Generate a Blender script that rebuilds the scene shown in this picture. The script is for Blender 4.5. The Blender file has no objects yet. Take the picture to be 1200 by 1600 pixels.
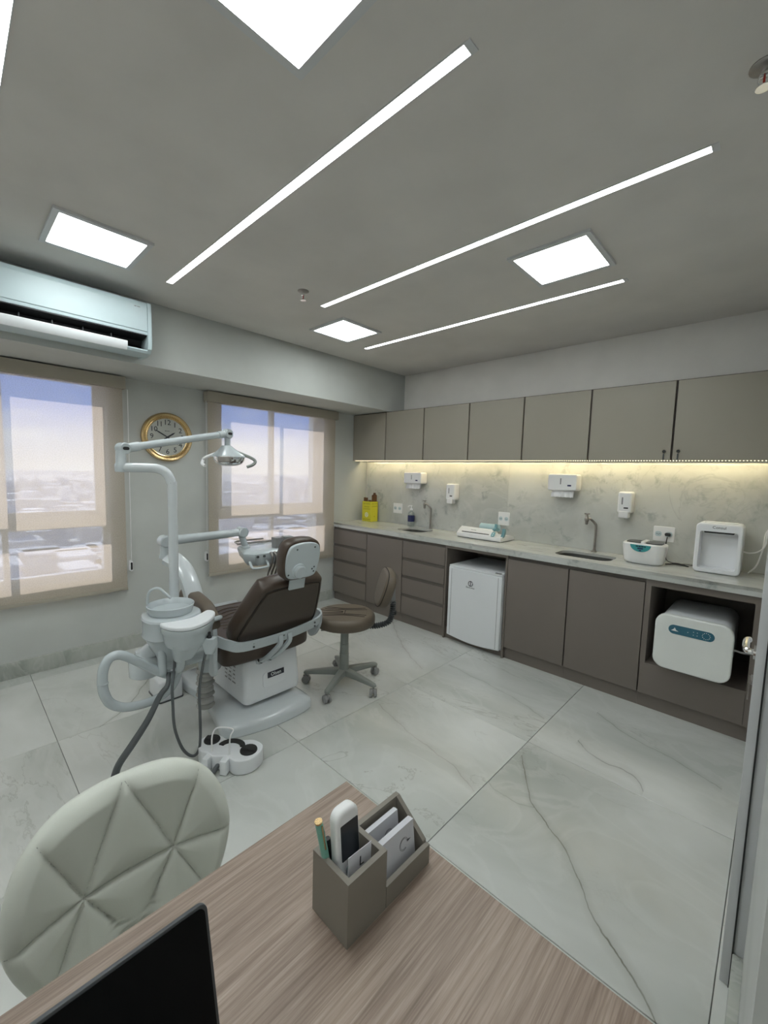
import bpy, bmesh, math, random
from mathutils import Vector, Matrix
random.seed(7)
S = bpy.context.scene
C = S.collection
PI = math.pi

# ------------------------------------------------------------------ camera
YAW, PIT, ROL = 0.7585, -0.0915, 0.0287
fw = Vector((-math.sin(YAW)*math.cos(PIT), math.cos(YAW)*math.cos(PIT), math.sin(PIT)))
rt = fw.cross(Vector((0, 0, 1))).normalized()
up = rt.cross(fw)
rt2 = rt*math.cos(ROL)+up*math.sin(ROL)
up2 = up*math.cos(ROL)-rt*math.sin(ROL)
cd = bpy.data.cameras.new('camera')
cam = bpy.data.objects.new('camera', cd)
C.objects.link(cam)
R = Matrix((rt2, up2, -fw)).transposed()
cam.matrix_world = Matrix.Translation((3.7133, -3.5949, 1.4687)) @ R.to_4x4()
cd.sensor_fit = 'HORIZONTAL'
cd.sensor_width = 36
cd.lens = 653.56/1200*36
cd.clip_start = 0.03
cd.clip_end = 6000
S.camera = cam

# ------------------------------------------------------------------ exposure, sky, sun
S.view_settings.view_transform = 'Standard'
S.view_settings.look = 'None'
S.view_settings.gamma = 1
S.view_settings.use_curve_mapping = False
S.view_settings.exposure = 0.72
PANEL_E = 10.8
STRIP_E = 9.0
LED_E = 30.0
SKY_E = 3.1
SUN_E = 11.0

w = bpy.data.worlds.new('sky')
S.world = w
w.use_nodes = True
nt = w.node_tree
nt.nodes.clear()
def wn(t, **k):
    n = nt.nodes.new(t)
    for a, b in k.items():
        setattr(n, a, b)
    return n
wo = wn('ShaderNodeOutputWorld'); bg = wn('ShaderNodeBackground')
tc = wn('ShaderNodeTexCoord'); sp = wn('ShaderNodeSeparateXYZ')
nt.links.new(tc.outputs['Generated'], sp.inputs[0])
rp = wn('ShaderNodeValToRGB')
rp.color_ramp.elements[0].position = 0.0; rp.color_ramp.elements[0].color = (0.86, 0.82, 0.84, 1)
rp.color_ramp.elements[1].position = 0.55; rp.color_ramp.elements[1].color = (0.16, 0.30, 0.70, 1)
e = rp.color_ramp.elements.new(0.045); e.color = (0.74, 0.76, 0.90, 1)
e = rp.color_ramp.elements.new(0.11); e.color = (0.30, 0.46, 0.98, 1)
e = rp.color_ramp.elements.new(0.25); e.color = (0.18, 0.34, 0.90, 1)
nt.links.new(sp.outputs[2], rp.inputs[0])
mp = wn('ShaderNodeMapping'); mp.inputs['Scale'].default_value = (1, 1, 3.2)
nz = wn('ShaderNodeTexNoise'); nz.inputs['Scale'].default_value = 4.2; nz.inputs['Detail'].default_value = 8; nz.inputs['Roughness'].default_value = 0.6
cr = wn('ShaderNodeValToRGB')
cr.color_ramp.elements[0].position = 0.50; cr.color_ramp.elements[0].color = (0, 0, 0, 1)
cr.color_ramp.elements[1].position = 0.66; cr.color_ramp.elements[1].color = (1, 1, 1, 1)
mx = wn('ShaderNodeMixRGB'); mx.inputs[2].default_value = (0.92, 0.92, 0.97, 1)
nt.links.new(tc.outputs['Generated'], mp.inputs[0]); nt.links.new(mp.outputs[0], nz.inputs['Vector'])
nt.links.new(nz.outputs[0], cr.inputs[0]); nt.links.new(cr.outputs[0], mx.inputs[0]); nt.links.new(rp.outputs[0], mx.inputs[1])
nt.links.new(mx.outputs[0], bg.inputs[0]); bg.inputs[1].default_value = SKY_E
nt.links.new(bg.outputs[0], wo.inputs[0])

sl = bpy.data.lights.new('sun', 'SUN'); sl.energy = SUN_E; sl.angle = 0.0093; sl.color = (1.0, 0.93, 0.86)
sun = bpy.data.objects.new('sun', sl); C.objects.link(sun)
sun.rotation_euler = Vector((1.0, 0.20, -0.70)).to_track_quat('-Z', 'Y').to_euler()
sun.location = (-3, -2, 4)

# ------------------------------------------------------------------ materials
def lin(c):
    return tuple(((v/255)/12.92 if v/255 <= 0.04045 else ((v/255+0.055)/1.055)**2.4) for v in c)
def mat(name, col, rough=0.5, metal=0.0, noise=None, bump=None, trans=0.0, emit=None, spec=0.5, coat=0.0):
    """col is a linear colour. noise=(scale, amount): gentle colour mottling. bump=(scale, strength)."""
    m = bpy.data.materials.new(name); m.use_nodes = True
    t = m.node_tree; b = t.nodes['Principled BSDF']
    b.inputs['Base Color'].default_value = (*col, 1)
    b.inputs['Roughness'].default_value = rough
    b.inputs['Metallic'].default_value = metal
    b.inputs['Specular IOR Level'].default_value = spec
    b.inputs['Coat Weight'].default_value = coat
    if trans: b.inputs['Transmission Weight'].default_value = trans
    if emit:
        b.inputs['Emission Color'].default_value = (*emit[0], 1); b.inputs['Emission Strength'].default_value = emit[1]
    co = t.nodes.new('ShaderNodeTexCoord')
    if noise is None: noise = (3.0, 0.05)
    n = t.nodes.new('ShaderNodeTexNoise'); n.inputs['Scale'].default_value = noise[0]; n.inputs['Detail'].default_value = 4
    r = t.nodes.new('ShaderNodeValToRGB')
    a = noise[1]
    r.color_ramp.elements[0].position = 0.3; r.color_ramp.elements[0].color = (*[max(0, c*(1-a)) for c in col], 1)
    r.color_ramp.elements[1].position = 0.7; r.color_ramp.elements[1].color = (*[min(1, c*(1+a)) for c in col], 1)
    t.links.new(co.outputs['Object'], n.inputs['Vector']); t.links.new(n.outputs[0], r.inputs[0]); t.links.new(r.outputs[0], b.inputs['Base Color'])
    if bump:
        n2 = t.nodes.new('ShaderNodeTexNoise'); n2.inputs['Scale'].default_value = bump[0]; n2.inputs['Detail'].default_value = 3
        bp = t.nodes.new('ShaderNodeBump'); bp.inputs['Strength'].default_value = bump[1]; bp.inputs['Distance'].default_value = 0.002
        t.links.new(co.outputs['Object'], n2.inputs['Vector']); t.links.new(n2.outputs[0], bp.inputs['Height']); t.links.new(bp.outputs[0], b.inputs['Normal'])
    return m
def emitter(name, col, st):
    m = bpy.data.materials.new(name); m.use_nodes = True
    t = m.node_tree; t.nodes.clear()
    e = t.nodes.new('ShaderNodeEmission'); o = t.nodes.new('ShaderNodeOutputMaterial')
    e.inputs[0].default_value = (*col, 1); e.inputs[1].default_value = st
    t.links.new(e.outputs[0], o.inputs[0])
    return m

M = {}
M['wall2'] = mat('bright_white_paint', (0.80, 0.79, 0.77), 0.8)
M['wall'] = mat('wall_paint', (0.53, 0.545, 0.525), 0.75, bump=(300, 0.03))
M['wallback'] = mat('wall_paint_lightened', (0.82, 0.80, 0.77), 0.75)  # wall paint lightened to stand in for brighter light on the cabinet wall
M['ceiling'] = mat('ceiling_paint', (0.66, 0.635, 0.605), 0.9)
M['void'] = mat('dark_gap', (0.10, 0.10, 0.10), 0.9)
M['bright'] = mat('bright_white_plastic', (0.84, 0.85, 0.87), 0.3, noise=(2, 0.02))
M['white'] = mat('white_plastic', (0.80, 0.80, 0.80), 0.28, noise=(2, 0.02))
M['white2'] = mat('white_gloss_plastic', (0.62, 0.66, 0.68), 0.16, noise=(2, 0.02), coat=0.4)
M['enamel'] = mat('white_enamel', (0.78, 0.80, 0.82), 0.3, noise=(2, 0.02))
M['ac'] = mat('pale_blue_grey_plastic', (0.50, 0.60, 0.63), 0.4)
M['lower'] = mat('taupe_laminate_shaded', (0.185, 0.158, 0.137), 0.5, noise=(2, 0.03))  # darker copy of the cabinet laminate, weaker light put into its colour
M['upper'] = mat('taupe_laminate_lit', (0.32, 0.295, 0.245), 0.5, noise=(2, 0.03))  # lighter copy of the same laminate, brighter light put into its colour
M['carcass'] = mat('dark_laminate_edge', (0.085, 0.070, 0.060), 0.6)
M['inside'] = mat('cabinet_inside_laminate', (0.12, 0.105, 0.092), 0.6)
M['sinksteel'] = mat('satin_sink_steel', (0.11, 0.11, 0.105), 0.55, 0.4, spec=0.3)
M['steel'] = mat('brushed_steel', (0.36, 0.34, 0.32), 0.32, 1.0, noise=(30, 0.1))
M['chrome'] = mat('chrome', (0.8, 0.8, 0.8), 0.08, 1.0)
M['brass'] = mat('polished_gold', (0.72, 0.53, 0.28), 0.2, 1.0)
M['gold'] = M['brass']
M['alu'] = mat('white_aluminium', (0.60, 0.61, 0.62), 0.35)
M['doorpaint'] = mat('door_paint_white', (0.58, 0.60, 0.61), 0.4)
M['black'] = mat('black_plastic', (0.012, 0.012, 0.013), 0.35)
M['rubber'] = mat('black_rubber', (0.02, 0.02, 0.02), 0.7)
M['hose'] = mat('grey_hose', (0.10, 0.11, 0.115), 0.5)
M['wheel'] = mat('grey_caster', (0.24, 0.24, 0.24), 0.4)
M['brown'] = mat('brown_leatherette', (0.060, 0.040, 0.028), 0.36, noise=(4, 0.1), bump=(400, 0.15))
M['brown2'] = mat('olive_brown_leatherette', (0.115, 0.090, 0.065), 0.42, noise=(4, 0.1), bump=(400, 0.15))
M['seam'] = mat('dark_seam_thread', (0.02, 0.016, 0.012), 0.7)
M['stoolgrey'] = mat('grey_green_plastic', (0.25, 0.27, 0.25), 0.4)
M['unit'] = mat('pale_grey_moulded_plastic', (0.50, 0.55, 0.57), 0.25, noise=(2, 0.02), coat=0.3)
M['chromeglass'] = mat('mirror_reflector', (0.85, 0.86, 0.88), 0.06, 1.0)
M['shell'] = mat('cream_leatherette', (0.60, 0.62, 0.56), 0.42, noise=(5, 0.03), bump=(500, 0.1))
M['shellseam'] = mat('cream_seam', (0.34, 0.35, 0.32), 0.7)
M['taupe_mdf'] = mat('taupe_lacquered_mdf', (0.21, 0.19, 0.162), 0.55, noise=(6, 0.04))
M['paper'] = mat('white_card', (0.62, 0.62, 0.66), 0.7)
M['ink'] = mat('dark_ink', (0.03, 0.03, 0.04), 0.7)
M['mint'] = mat('mint_green_lacquer', (0.18, 0.42, 0.34), 0.3)
M['screen'] = mat('dark_display', (0.020, 0.026, 0.032), 0.12)
M['yellow'] = mat('yellow_cardboard', (0.72, 0.66, 0.04), 0.6)
M['olive'] = mat('olive_print', (0.30, 0.27, 0.02), 0.7)
M['cardboard'] = mat('brown_cardboard', (0.12, 0.055, 0.025), 0.8)
M['navy'] = mat('navy_label', (0.015, 0.02, 0.09), 0.4)
M['teal'] = mat('teal_sticker', (0.05, 0.33, 0.34), 0.3)
M['tealgrey'] = mat('grey_teal_plastic', (0.16, 0.33, 0.37), 0.3)
M['bluepanel'] = mat('blue_control_panel', (0.035, 0.14, 0.20), 0.25)
M['lightblue'] = mat('pale_blue_plastic', (0.42, 0.58, 0.62), 0.3)
M['darkgrey'] = mat('dark_grey_plastic', (0.06, 0.065, 0.07), 0.35)
M['valance'] = mat('beige_valance', (0.40, 0.365, 0.30), 0.6)
M['whiteprint'] = mat('white_print', (0.8, 0.85, 0.85), 0.5)
M['tissue'] = mat('tissue_paper', (0.75, 0.75, 0.76), 0.9)
M['roof'] = mat('clay_roof', (0.5, 0.30, 0.22), 0.9)
M['render'] = mat('haze_paled_render', (0.72, 0.69, 0.66), 0.9, noise=(0.02, 0.2))  # colour paled to stand in for haze over the distant buildings
M['panel_light'] = emitter('led_panel_light', (0.93, 1.0, 0.985), PANEL_E)
M['strip_light'] = emitter('led_strip_light', (0.97, 1.0, 1.0), STRIP_E)
M['warm_led'] = emitter('warm_led_light', (1.0, 0.84, 0.50), LED_E)

def veinmat(name, base, light, dark, vein, scale, rough, curves=(), speck=0.0, rand=True, wispy=0.55):
    """polished onyx or marble: cloudy body, wispy darker drifts, fine veins, and the long veins seen on particular tiles"""
    m = bpy.data.materials.new(name); m.use_nodes = True
    t = m.node_tree; b = t.nodes['Principled BSDF']; b.inputs['Roughness'].default_value = rough
    L = t.links.new
    def N(k, **kw):
        n = t.nodes.new(k)
        for a, v in kw.items(): setattr(n, a, v)
        return n
    def math_(op, a, bb=None, clamp=False):
        n = N('ShaderNodeMath', operation=op); n.use_clamp = clamp
        for i, v in enumerate((a, bb)):
            if v is None: continue
            if isinstance(v, (int, float)): n.inputs[i].default_value = v
            else: L(v, n.inputs[i])
        return n.outputs[0]
    def mix(f, c1, c2):
        n = N('ShaderNodeMixRGB')
        L(f, n.inputs[0])
        for i, v in ((1, c1), (2, c2)):
            if isinstance(v, tuple): n.inputs[i].default_value = (*v, 1)
            else: L(v, n.inputs[i])
        return n.outputs[0]
    geo = N('ShaderNodeNewGeometry')
    pos = geo.outputs['Position']
    if rand:
        oi = N('ShaderNodeObjectInfo')
        va = N('ShaderNodeVectorMath', operation='MULTIPLY_ADD')
        cmb = N('ShaderNodeCombineXYZ')
        L(oi.outputs['Random'], cmb.inputs[0]); L(oi.outputs['Random'], cmb.inputs[1]); L(oi.outputs['Random'], cmb.inputs[2])
        L(cmb.outputs[0], va.inputs[0]); va.inputs[1].default_value = (17, 31, 23); L(pos, va.inputs[2])
        pp = va.outputs[0]
    else: pp = pos
    mpn = N('ShaderNodeMapping'); mpn.inputs['Rotation'].default_value = (0.3, 0.5, 0.6); mpn.inputs['Scale'].default_value = (1.0, 2.0, 1.0)
    L(pp, mpn.inputs[0])
    def noise(sc, det, ro, dist, src=mpn.outputs[0]):
        n = N('ShaderNodeTexNoise'); n.inputs['Scale'].default_value = sc*scale; n.inputs['Detail'].default_value = det
        n.inputs['Roughness'].default_value = ro; n.inputs['Distortion'].default_value = dist
        L(src, n.inputs['Vector']); return n.outputs[0]
    def ramp(f, stops):
        r = N('ShaderNodeValToRGB'); els = r.color_ramp.elements
        els[0].position, els[0].color = stops[0][0], (*stops[0][1], 1)
        els[1].position, els[1].color = stops[-1][0], (*stops[-1][1], 1)
        for p_, c_ in stops[1:-1]:
            q = els.new(p_); q.color = (*c_, 1)
        L(f, r.inputs[0]); return r.outputs[0]
    body = ramp(noise(0.9, 4, 0.5, 0.7), [(0.28, dark), (0.50, base), (0.72, light)])
    wisp = ramp(noise(1.3, 5, 0.55, 1.6), [(0.44, (0, 0, 0)), (0.52, (wispy, wispy, wispy)), (0.55, (0, 0, 0))])
    c = mix(wisp, body, light)
    n3 = noise(0.8, 6, 0.6, 1.6)
    d = math_('ABSOLUTE', math_('SUBTRACT', n3, 0.5))
    f = math_('MULTIPLY', math_('SUBTRACT', 1.0, math_('DIVIDE', d, 0.009), True), 0.42, True)
    msk = ramp(noise(0.7, 2, 0.5, 0.0), [(0.48, (0, 0, 0)), (0.62, (1, 1, 1))])
    f = math_('MULTIPLY', f, msk, True)
    c = mix(f, c, vein)
    if speck:
        sk = ramp(noise(6, 6, 0.72, 0.4), [(0.53, (0, 0, 0)), (0.68, (speck, speck, speck))])
        mk2 = ramp(noise(1.5, 2, 0.5, 0.0), [(0.42, (0, 0, 0)), (0.56, (1, 1, 1))])
        sk2 = math_('MULTIPLY', sk, mk2)
        c = mix(sk2, c, (0.27, 0.29, 0.28))
    if curves:
        sep = N('ShaderNodeSeparateXYZ'); L(pos, sep.inputs[0])
        wob = N('ShaderNodeTexNoise'); wob.inputs['Scale'].default_value = 9; wob.inputs['Detail'].default_value = 4; L(pos, wob.inputs['Vector'])
        wv = math_('MULTIPLY', math_('SUBTRACT', wob.outputs[0], 0.5), 0.05)
        brk = N('ShaderNodeTexNoise'); brk.inputs['Scale'].default_value = 5; brk.inputs['Detail'].default_value = 3; L(pos, brk.inputs['Vector'])
        for pts, wd, st, col in curves:
            x0, x1 = pts[0][0], pts[-1][0]
            ys = [p[1] for p in pts]; y0, y1 = min(ys)-0.05, max(ys)+0.05
            u = math_('DIVIDE', math_('SUBTRACT', sep.outputs[0], x0), x1-x0)
            fc = N('ShaderNodeFloatCurve'); cv = fc.mapping.curves[0]
            P = [((p[0]-x0)/(x1-x0), (p[1]-y0)/(y1-y0)) for p in pts]
            cv.points[0].location = P[0]; cv.points[1].location = P[-1]
            for q in P[1:-1]: cv.points.new(*q)
            fc.mapping.update(); L(u, fc.inputs['Value'])
            yy = math_('ADD', math_('MULTIPLY', fc.outputs[0], y1-y0), y0)
            dd = math_('ABSOLUTE', math_('ADD', math_('SUBTRACT', sep.outputs[1], yy), wv))
            g = math_('SUBTRACT', 1.0, math_('DIVIDE', dd, wd), True)
            halo = math_('MULTIPLY', math_('SUBTRACT', 1.0, math_('DIVIDE', dd, wd*6), True), 0.25)
            g = math_('MAXIMUM', g, halo)
            ins = math_('MULTIPLY', math_('GREATER_THAN', u, 0.0), math_('LESS_THAN', u, 1.0))
            g = math_('MULTIPLY', math_('MULTIPLY', g, ins), math_('MULTIPLY', brk.outputs[0], 1.7*st), True)
            c = mix(g, c, col)
    L(c, b.inputs['Base Color'])
    return m
vc = (0.16, 0.155, 0.115); vp = (0.20, 0.14, 0.13)
FLOORV = [([(2.828, -1.544), (2.90, -1.66), (2.97, -1.77), (3.029, -1.84), (3.19, -1.944), (3.292, -2.049), (3.367, -2.149), (3.453, -2.212), (3.535, -2.268), (3.66, -2.42)], 0.007, 0.95, vc),
          ([(1.958, -1.74), (2.336, -1.834), (2.586, -1.869), (2.788, -1.957)], 0.006, 0.45, vp),
          ([(1.945, -0.95), (2.427, -1.014), (2.774, -1.126)], 0.006, 0.5, vc),
          ([(0.63, -2.679), (0.83, -2.818), (0.949, -2.924), (1.04, -3.06)], 0.008, 0.75, vc),
          ([(2.981, -0.804), (3.251, -0.953), (3.377, -0.977), (3.623, -1.074)], 0.007, 0.55, vc),
          ([(2.996, -1.193), (3.147, -1.287), (3.253, -1.266), (3.355, -1.372)], 0.008, 0.75, (0.13, 0.13, 0.12)),
          ([(0.988, -0.552), (1.584, -1.015), (1.846, -1.151)], 0.007, 0.5, vp),
          ([(2.803, -1.836), (2.907, -1.874), (3.029, -1.84)], 0.006, 0.45, vc)]
M['floor'] = veinmat('onyx_porcelain', (0.55, 0.565, 0.54), (0.68, 0.69, 0.67), (0.42, 0.44, 0.41), (0.28, 0.27, 0.24), 1.0, 0.22, FLOORV, wispy=0.22)
M['grout'] = mat('grey_grout', (0.20, 0.20, 0.18), 0.9)
M['slab'] = veinmat('pale_quartz_slab', (0.54, 0.55, 0.52), (0.60, 0.61, 0.59), (0.43, 0.44, 0.42), (0.36, 0.37, 0.36), 1.7, 0.12, (), 0.7, wispy=0.25)
M['base'] = veinmat('baseboard_marble', (0.42, 0.44, 0.40), (0.52, 0.53, 0.50), (0.26, 0.28, 0.25), (0.2, 0.2, 0.19), 2.4, 0.3)

def wood():
    m = bpy.data.materials.new('wood_grain_laminate'); m.use_nodes = True
    t = m.node_tree; b = t.nodes['Principled BSDF']; b.inputs['Roughness'].default_value = 0.45
    L = t.links.new
    co = t.nodes.new('ShaderNodeTexCoord')
    def noise(scl, sc, det, dist=0.0):
        mpn = t.nodes.new('ShaderNodeMapping'); mpn.inputs['Scale'].default_value = scl
        L(co.outputs['Object'], mpn.inputs[0])
        n = t.nodes.new('ShaderNodeTexNoise'); n.inputs['Scale'].default_value = sc; n.inputs['Detail'].default_value = det; n.inputs['Distortion'].default_value = dist
        n.inputs['Roughness'].default_value = 0.6
        L(mpn.outputs[0], n.inputs['Vector']); return n.outputs[0]
    def ramp(f, st):
        r = t.nodes.new('ShaderNodeValToRGB'); els = r.color_ramp.elements
        els[0].position, els[0].color = st[0][0], (*st[0][1], 1); els[1].position, els[1].color = st[-1][0], (*st[-1][1], 1)
        for p_, c_ in st[1:-1]:
            q = els.new(p_); q.color = (*c_, 1)
        L(f, r.inputs[0]); return r.outputs[0]
    a = ramp(noise((30, 1.1, 10), 2.6, 8, 0.7), [(0.30, (0.225, 0.165, 0.13)), (0.46, (0.30, 0.228, 0.185)), (0.56, (0.35, 0.27, 0.222)), (0.70, (0.42, 0.335, 0.28))])
    f = ramp(noise((120, 3.0, 30), 3.0, 3, 0.2), [(0.40, (0.80, 0.78, 0.76)), (0.6, (1.05, 1.05, 1.05))])
    mx = t.nodes.new('ShaderNodeMixRGB'); mx.blend_type = 'MULTIPLY'; mx.inputs[0].default_value = 1
    L(a, mx.inputs[1]); L(f, mx.inputs[2]); L(mx.outputs[0], b.inputs['Base Color'])
    bp = t.nodes.new('ShaderNodeBump'); bp.inputs['Strength'].default_value = 0.15; bp.inputs['Distance'].default_value = 0.001
    L(f, bp.inputs['Height']); L(bp.outputs[0], b.inputs['Normal'])
    return m
M['wood'] = wood()

def fabric():
    m = bpy.data.materials.new('beige_screen_fabric'); m.use_nodes = True
    t = m.node_tree; t.nodes.clear(); L = t.links.new
    o = t.nodes.new('ShaderNodeOutputMaterial')
    co = t.nodes.new('ShaderNodeTexCoord')
    tr = t.nodes.new('ShaderNodeBsdfTransparent'); df = t.nodes.new('ShaderNodeBsdfDiffuse'); tl = t.nodes.new('ShaderNodeBsdfTranslucent')
    tr.inputs[0].default_value = (0.88, 0.94, 1, 1)
    n = t.nodes.new('ShaderNodeTexNoise'); n.inputs['Scale'].default_value = 160; n.inputs['Detail'].default_value = 2
    r = t.nodes.new('ShaderNodeValToRGB')
    r.color_ramp.elements[0].position = 0.35; r.color_ramp.elements[0].color = (0.40, 0.355, 0.285, 1)
    r.color_ramp.elements[1].position = 0.65; r.color_ramp.elements[1].color = (0.46, 0.41, 0.335, 1)
    L(co.outputs['Object'], n.inputs['Vector']); L(n.outputs[0], r.inputs[0]); L(r.outputs[0], df.inputs[0])
    tl.inputs[0].default_value = (0.078, 0.066, 0.058, 1)
    ad = t.nodes.new('ShaderNodeAddShader'); L(df.outputs[0], ad.inputs[0]); L(tl.outputs[0], ad.inputs[1])
    # horizontal weave: open when looked through level, closed to steep rays
    ge = t.nodes.new('ShaderNodeNewGeometry'); se = t.nodes.new('ShaderNodeSeparateXYZ'); L(ge.outputs['Incoming'], se.inputs[0])
    ab = t.nodes.new('ShaderNodeMath'); ab.operation = 'ABSOLUTE'; L(se.outputs[2], ab.inputs[0])
    mr = t.nodes.new('ShaderNodeMapRange'); mr.inputs['From Min'].default_value = 0.22; mr.inputs['From Max'].default_value = 0.52
    mr.inputs['To Min'].default_value = 0.895; mr.inputs['To Max'].default_value = 1.0; L(ab.outputs[0], mr.inputs['Value'])
    mx = t.nodes.new('ShaderNodeMixShader'); L(mr.outputs[0], mx.inputs[0])
    L(tr.outputs[0], mx.inputs[1]); L(ad.outputs[0], mx.inputs[2]); L(mx.outputs[0], o.inputs[0])
    return m
M['fabric'] = fabric()
def glassmat(name, tint, gl=0.08):
    m = bpy.data.materials.new(name); m.use_nodes = True
    t = m.node_tree; t.nodes.clear(); L = t.links.new
    o = t.nodes.new('ShaderNodeOutputMaterial'); tr = t.nodes.new('ShaderNodeBsdfTransparent'); g = t.nodes.new('ShaderNodeBsdfGlossy')
    tr.inputs[0].default_value = (*tint, 1); g.inputs['Roughness'].default_value = 0.03
    mx = t.nodes.new('ShaderNodeMixShader'); mx.inputs[0].default_value = gl
    L(tr.outputs[0], mx.inputs[1]); L(g.outputs[0], mx.inputs[2]); L(mx.outputs[0], o.inputs[0])
    return m
M['glass'] = glassmat('window_glass', (0.95, 0.97, 0.97))
M['clear'] = glassmat('clear_plastic', (0.86, 0.90, 0.90), 0.12)

# ------------------------------------------------------------------ mesh builder
def V(*a): return Vector(a)
def rrect(wd, ht, r, n=5, cx=0, cy=0):
    r = min(r, wd/2-1e-5, ht/2-1e-5)
    out = []
    for sx, sy, a0 in ((1, 1, 0), (-1, 1, 90), (-1, -1, 180), (1, -1, 270)):
        for i in range(n+1):
            a = math.radians(a0+90*i/n)
            out.append((cx+sx*(wd/2-r)+r*math.cos(a), cy+sy*(ht/2-r)+r*math.sin(a)))
    return out
def circ(r, n=24, cx=0, cy=0, ry=None):
    return [(cx+r*math.cos(2*PI*i/n), cy+(ry or r)*math.sin(2*PI*i/n)) for i in range(n)]
def smooth_closed(pts, n=4):
    out = []; k = len(pts)
    for i in range(k):
        p0, p1, p2, p3 = [Vector(pts[(i+j-1) % k]) for j in range(4)]
        for s in range(n):
            t = s/n
            out.append(tuple(0.5*((2*p1)+(-p0+p2)*t+(2*p0-5*p1+4*p2-p3)*t*t+(-p0+3*p1-3*p2+p3)*t**3)))
    return out
def smooth_open(pts, n=6):
    pts = [Vector(p) for p in pts]; out = []
    for i in range(len(pts)-1):
        p1, p2 = pts[i], pts[i+1]
        p0 = pts[i-1] if i else 2*p1-p2
        p3 = pts[i+2] if i+2 < len(pts) else 2*p2-p1
        for s in range(n):
            t = s/n
            out.append(0.5*((2*p1)+(-p0+p2)*t+(2*p0-5*p1+4*p2-p3)*t*t+(-p0+3*p1-3*p2+p3)*t**3))
    out.append(pts[-1]); return out
def inset(pts, d):
    """offset an outline inwards in small steps, relaxing tight corners so that it never folds over"""
    if abs(d) < 0.004 or len(pts) < 12: return inset1(pts, d)
    n = max(2, int(abs(d)/0.003)+1); q = list(pts)
    for s_ in range(n):
        q2 = inset1(q, d/n); k = len(q2)
        for it in range(4):
            bad = set()
            for i in range(k):
                j = (i+1) % k
                if (q2[j][0]-q2[i][0])*(q[j][0]-q[i][0])+(q2[j][1]-q2[i][1])*(q[j][1]-q[i][1]) <= 1e-12: bad |= {i, j, (i-1) % k, (j+1) % k}
            if not bad: break
            q3 = list(q2)
            for i in bad: q3[i] = tuple((q2[i-1][c]+q2[(i+1) % k][c])/2 for c in (0, 1))
            q2 = q3
        q = q2
    return q
def inset1(pts, d):
    k = len(pts); out = []
    area = sum(pts[i][0]*pts[(i+1) % k][1]-pts[(i+1) % k][0]*pts[i][1] for i in range(k))
    sg = 1 if area > 0 else -1
    for i in range(k):
        a = Vector(pts[i-1]); b_ = Vector(pts[i]); c_ = Vector(pts[(i+1) % k])
        e1 = (b_-a); e2 = (c_-b_)
        if e1.length < 1e-9: e1 = e2
        if e2.length < 1e-9: e2 = e1
        e1.normalize(); e2.normalize()
        n1 = Vector((-e1.y, e1.x)); n2 = Vector((-e2.y, e2.x)); nn = n1+n2
        if nn.length < 1e-6: nn = n1
        nn.normalize(); co_ = max(0.5, nn.dot(n1))
        out.append(tuple(b_+nn*(sg*d/co_)))
    return out
def frame(o, u, v):
    """matrix taking local (x, y, z) to o + x*u + y*v + z*(u cross v)"""
    u = Vector(u).normalized(); v = Vector(v); v = (v-u*v.dot(u)).normalized(); n = u.cross(v)
    m = Matrix((u, v, n)).transposed().to_4x4(); m.translation = Vector(o); return m
def wallA(y, z, x=0.0): return frame((x, y, z), (0, 1, 0), (0, 0, 1))      # on the window wall, facing the room
def wallB(x, z, y=0.0): return frame((x, y, z), (1, 0, 0), (0, 0, 1))      # on the cabinet wall, facing the room
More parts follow.
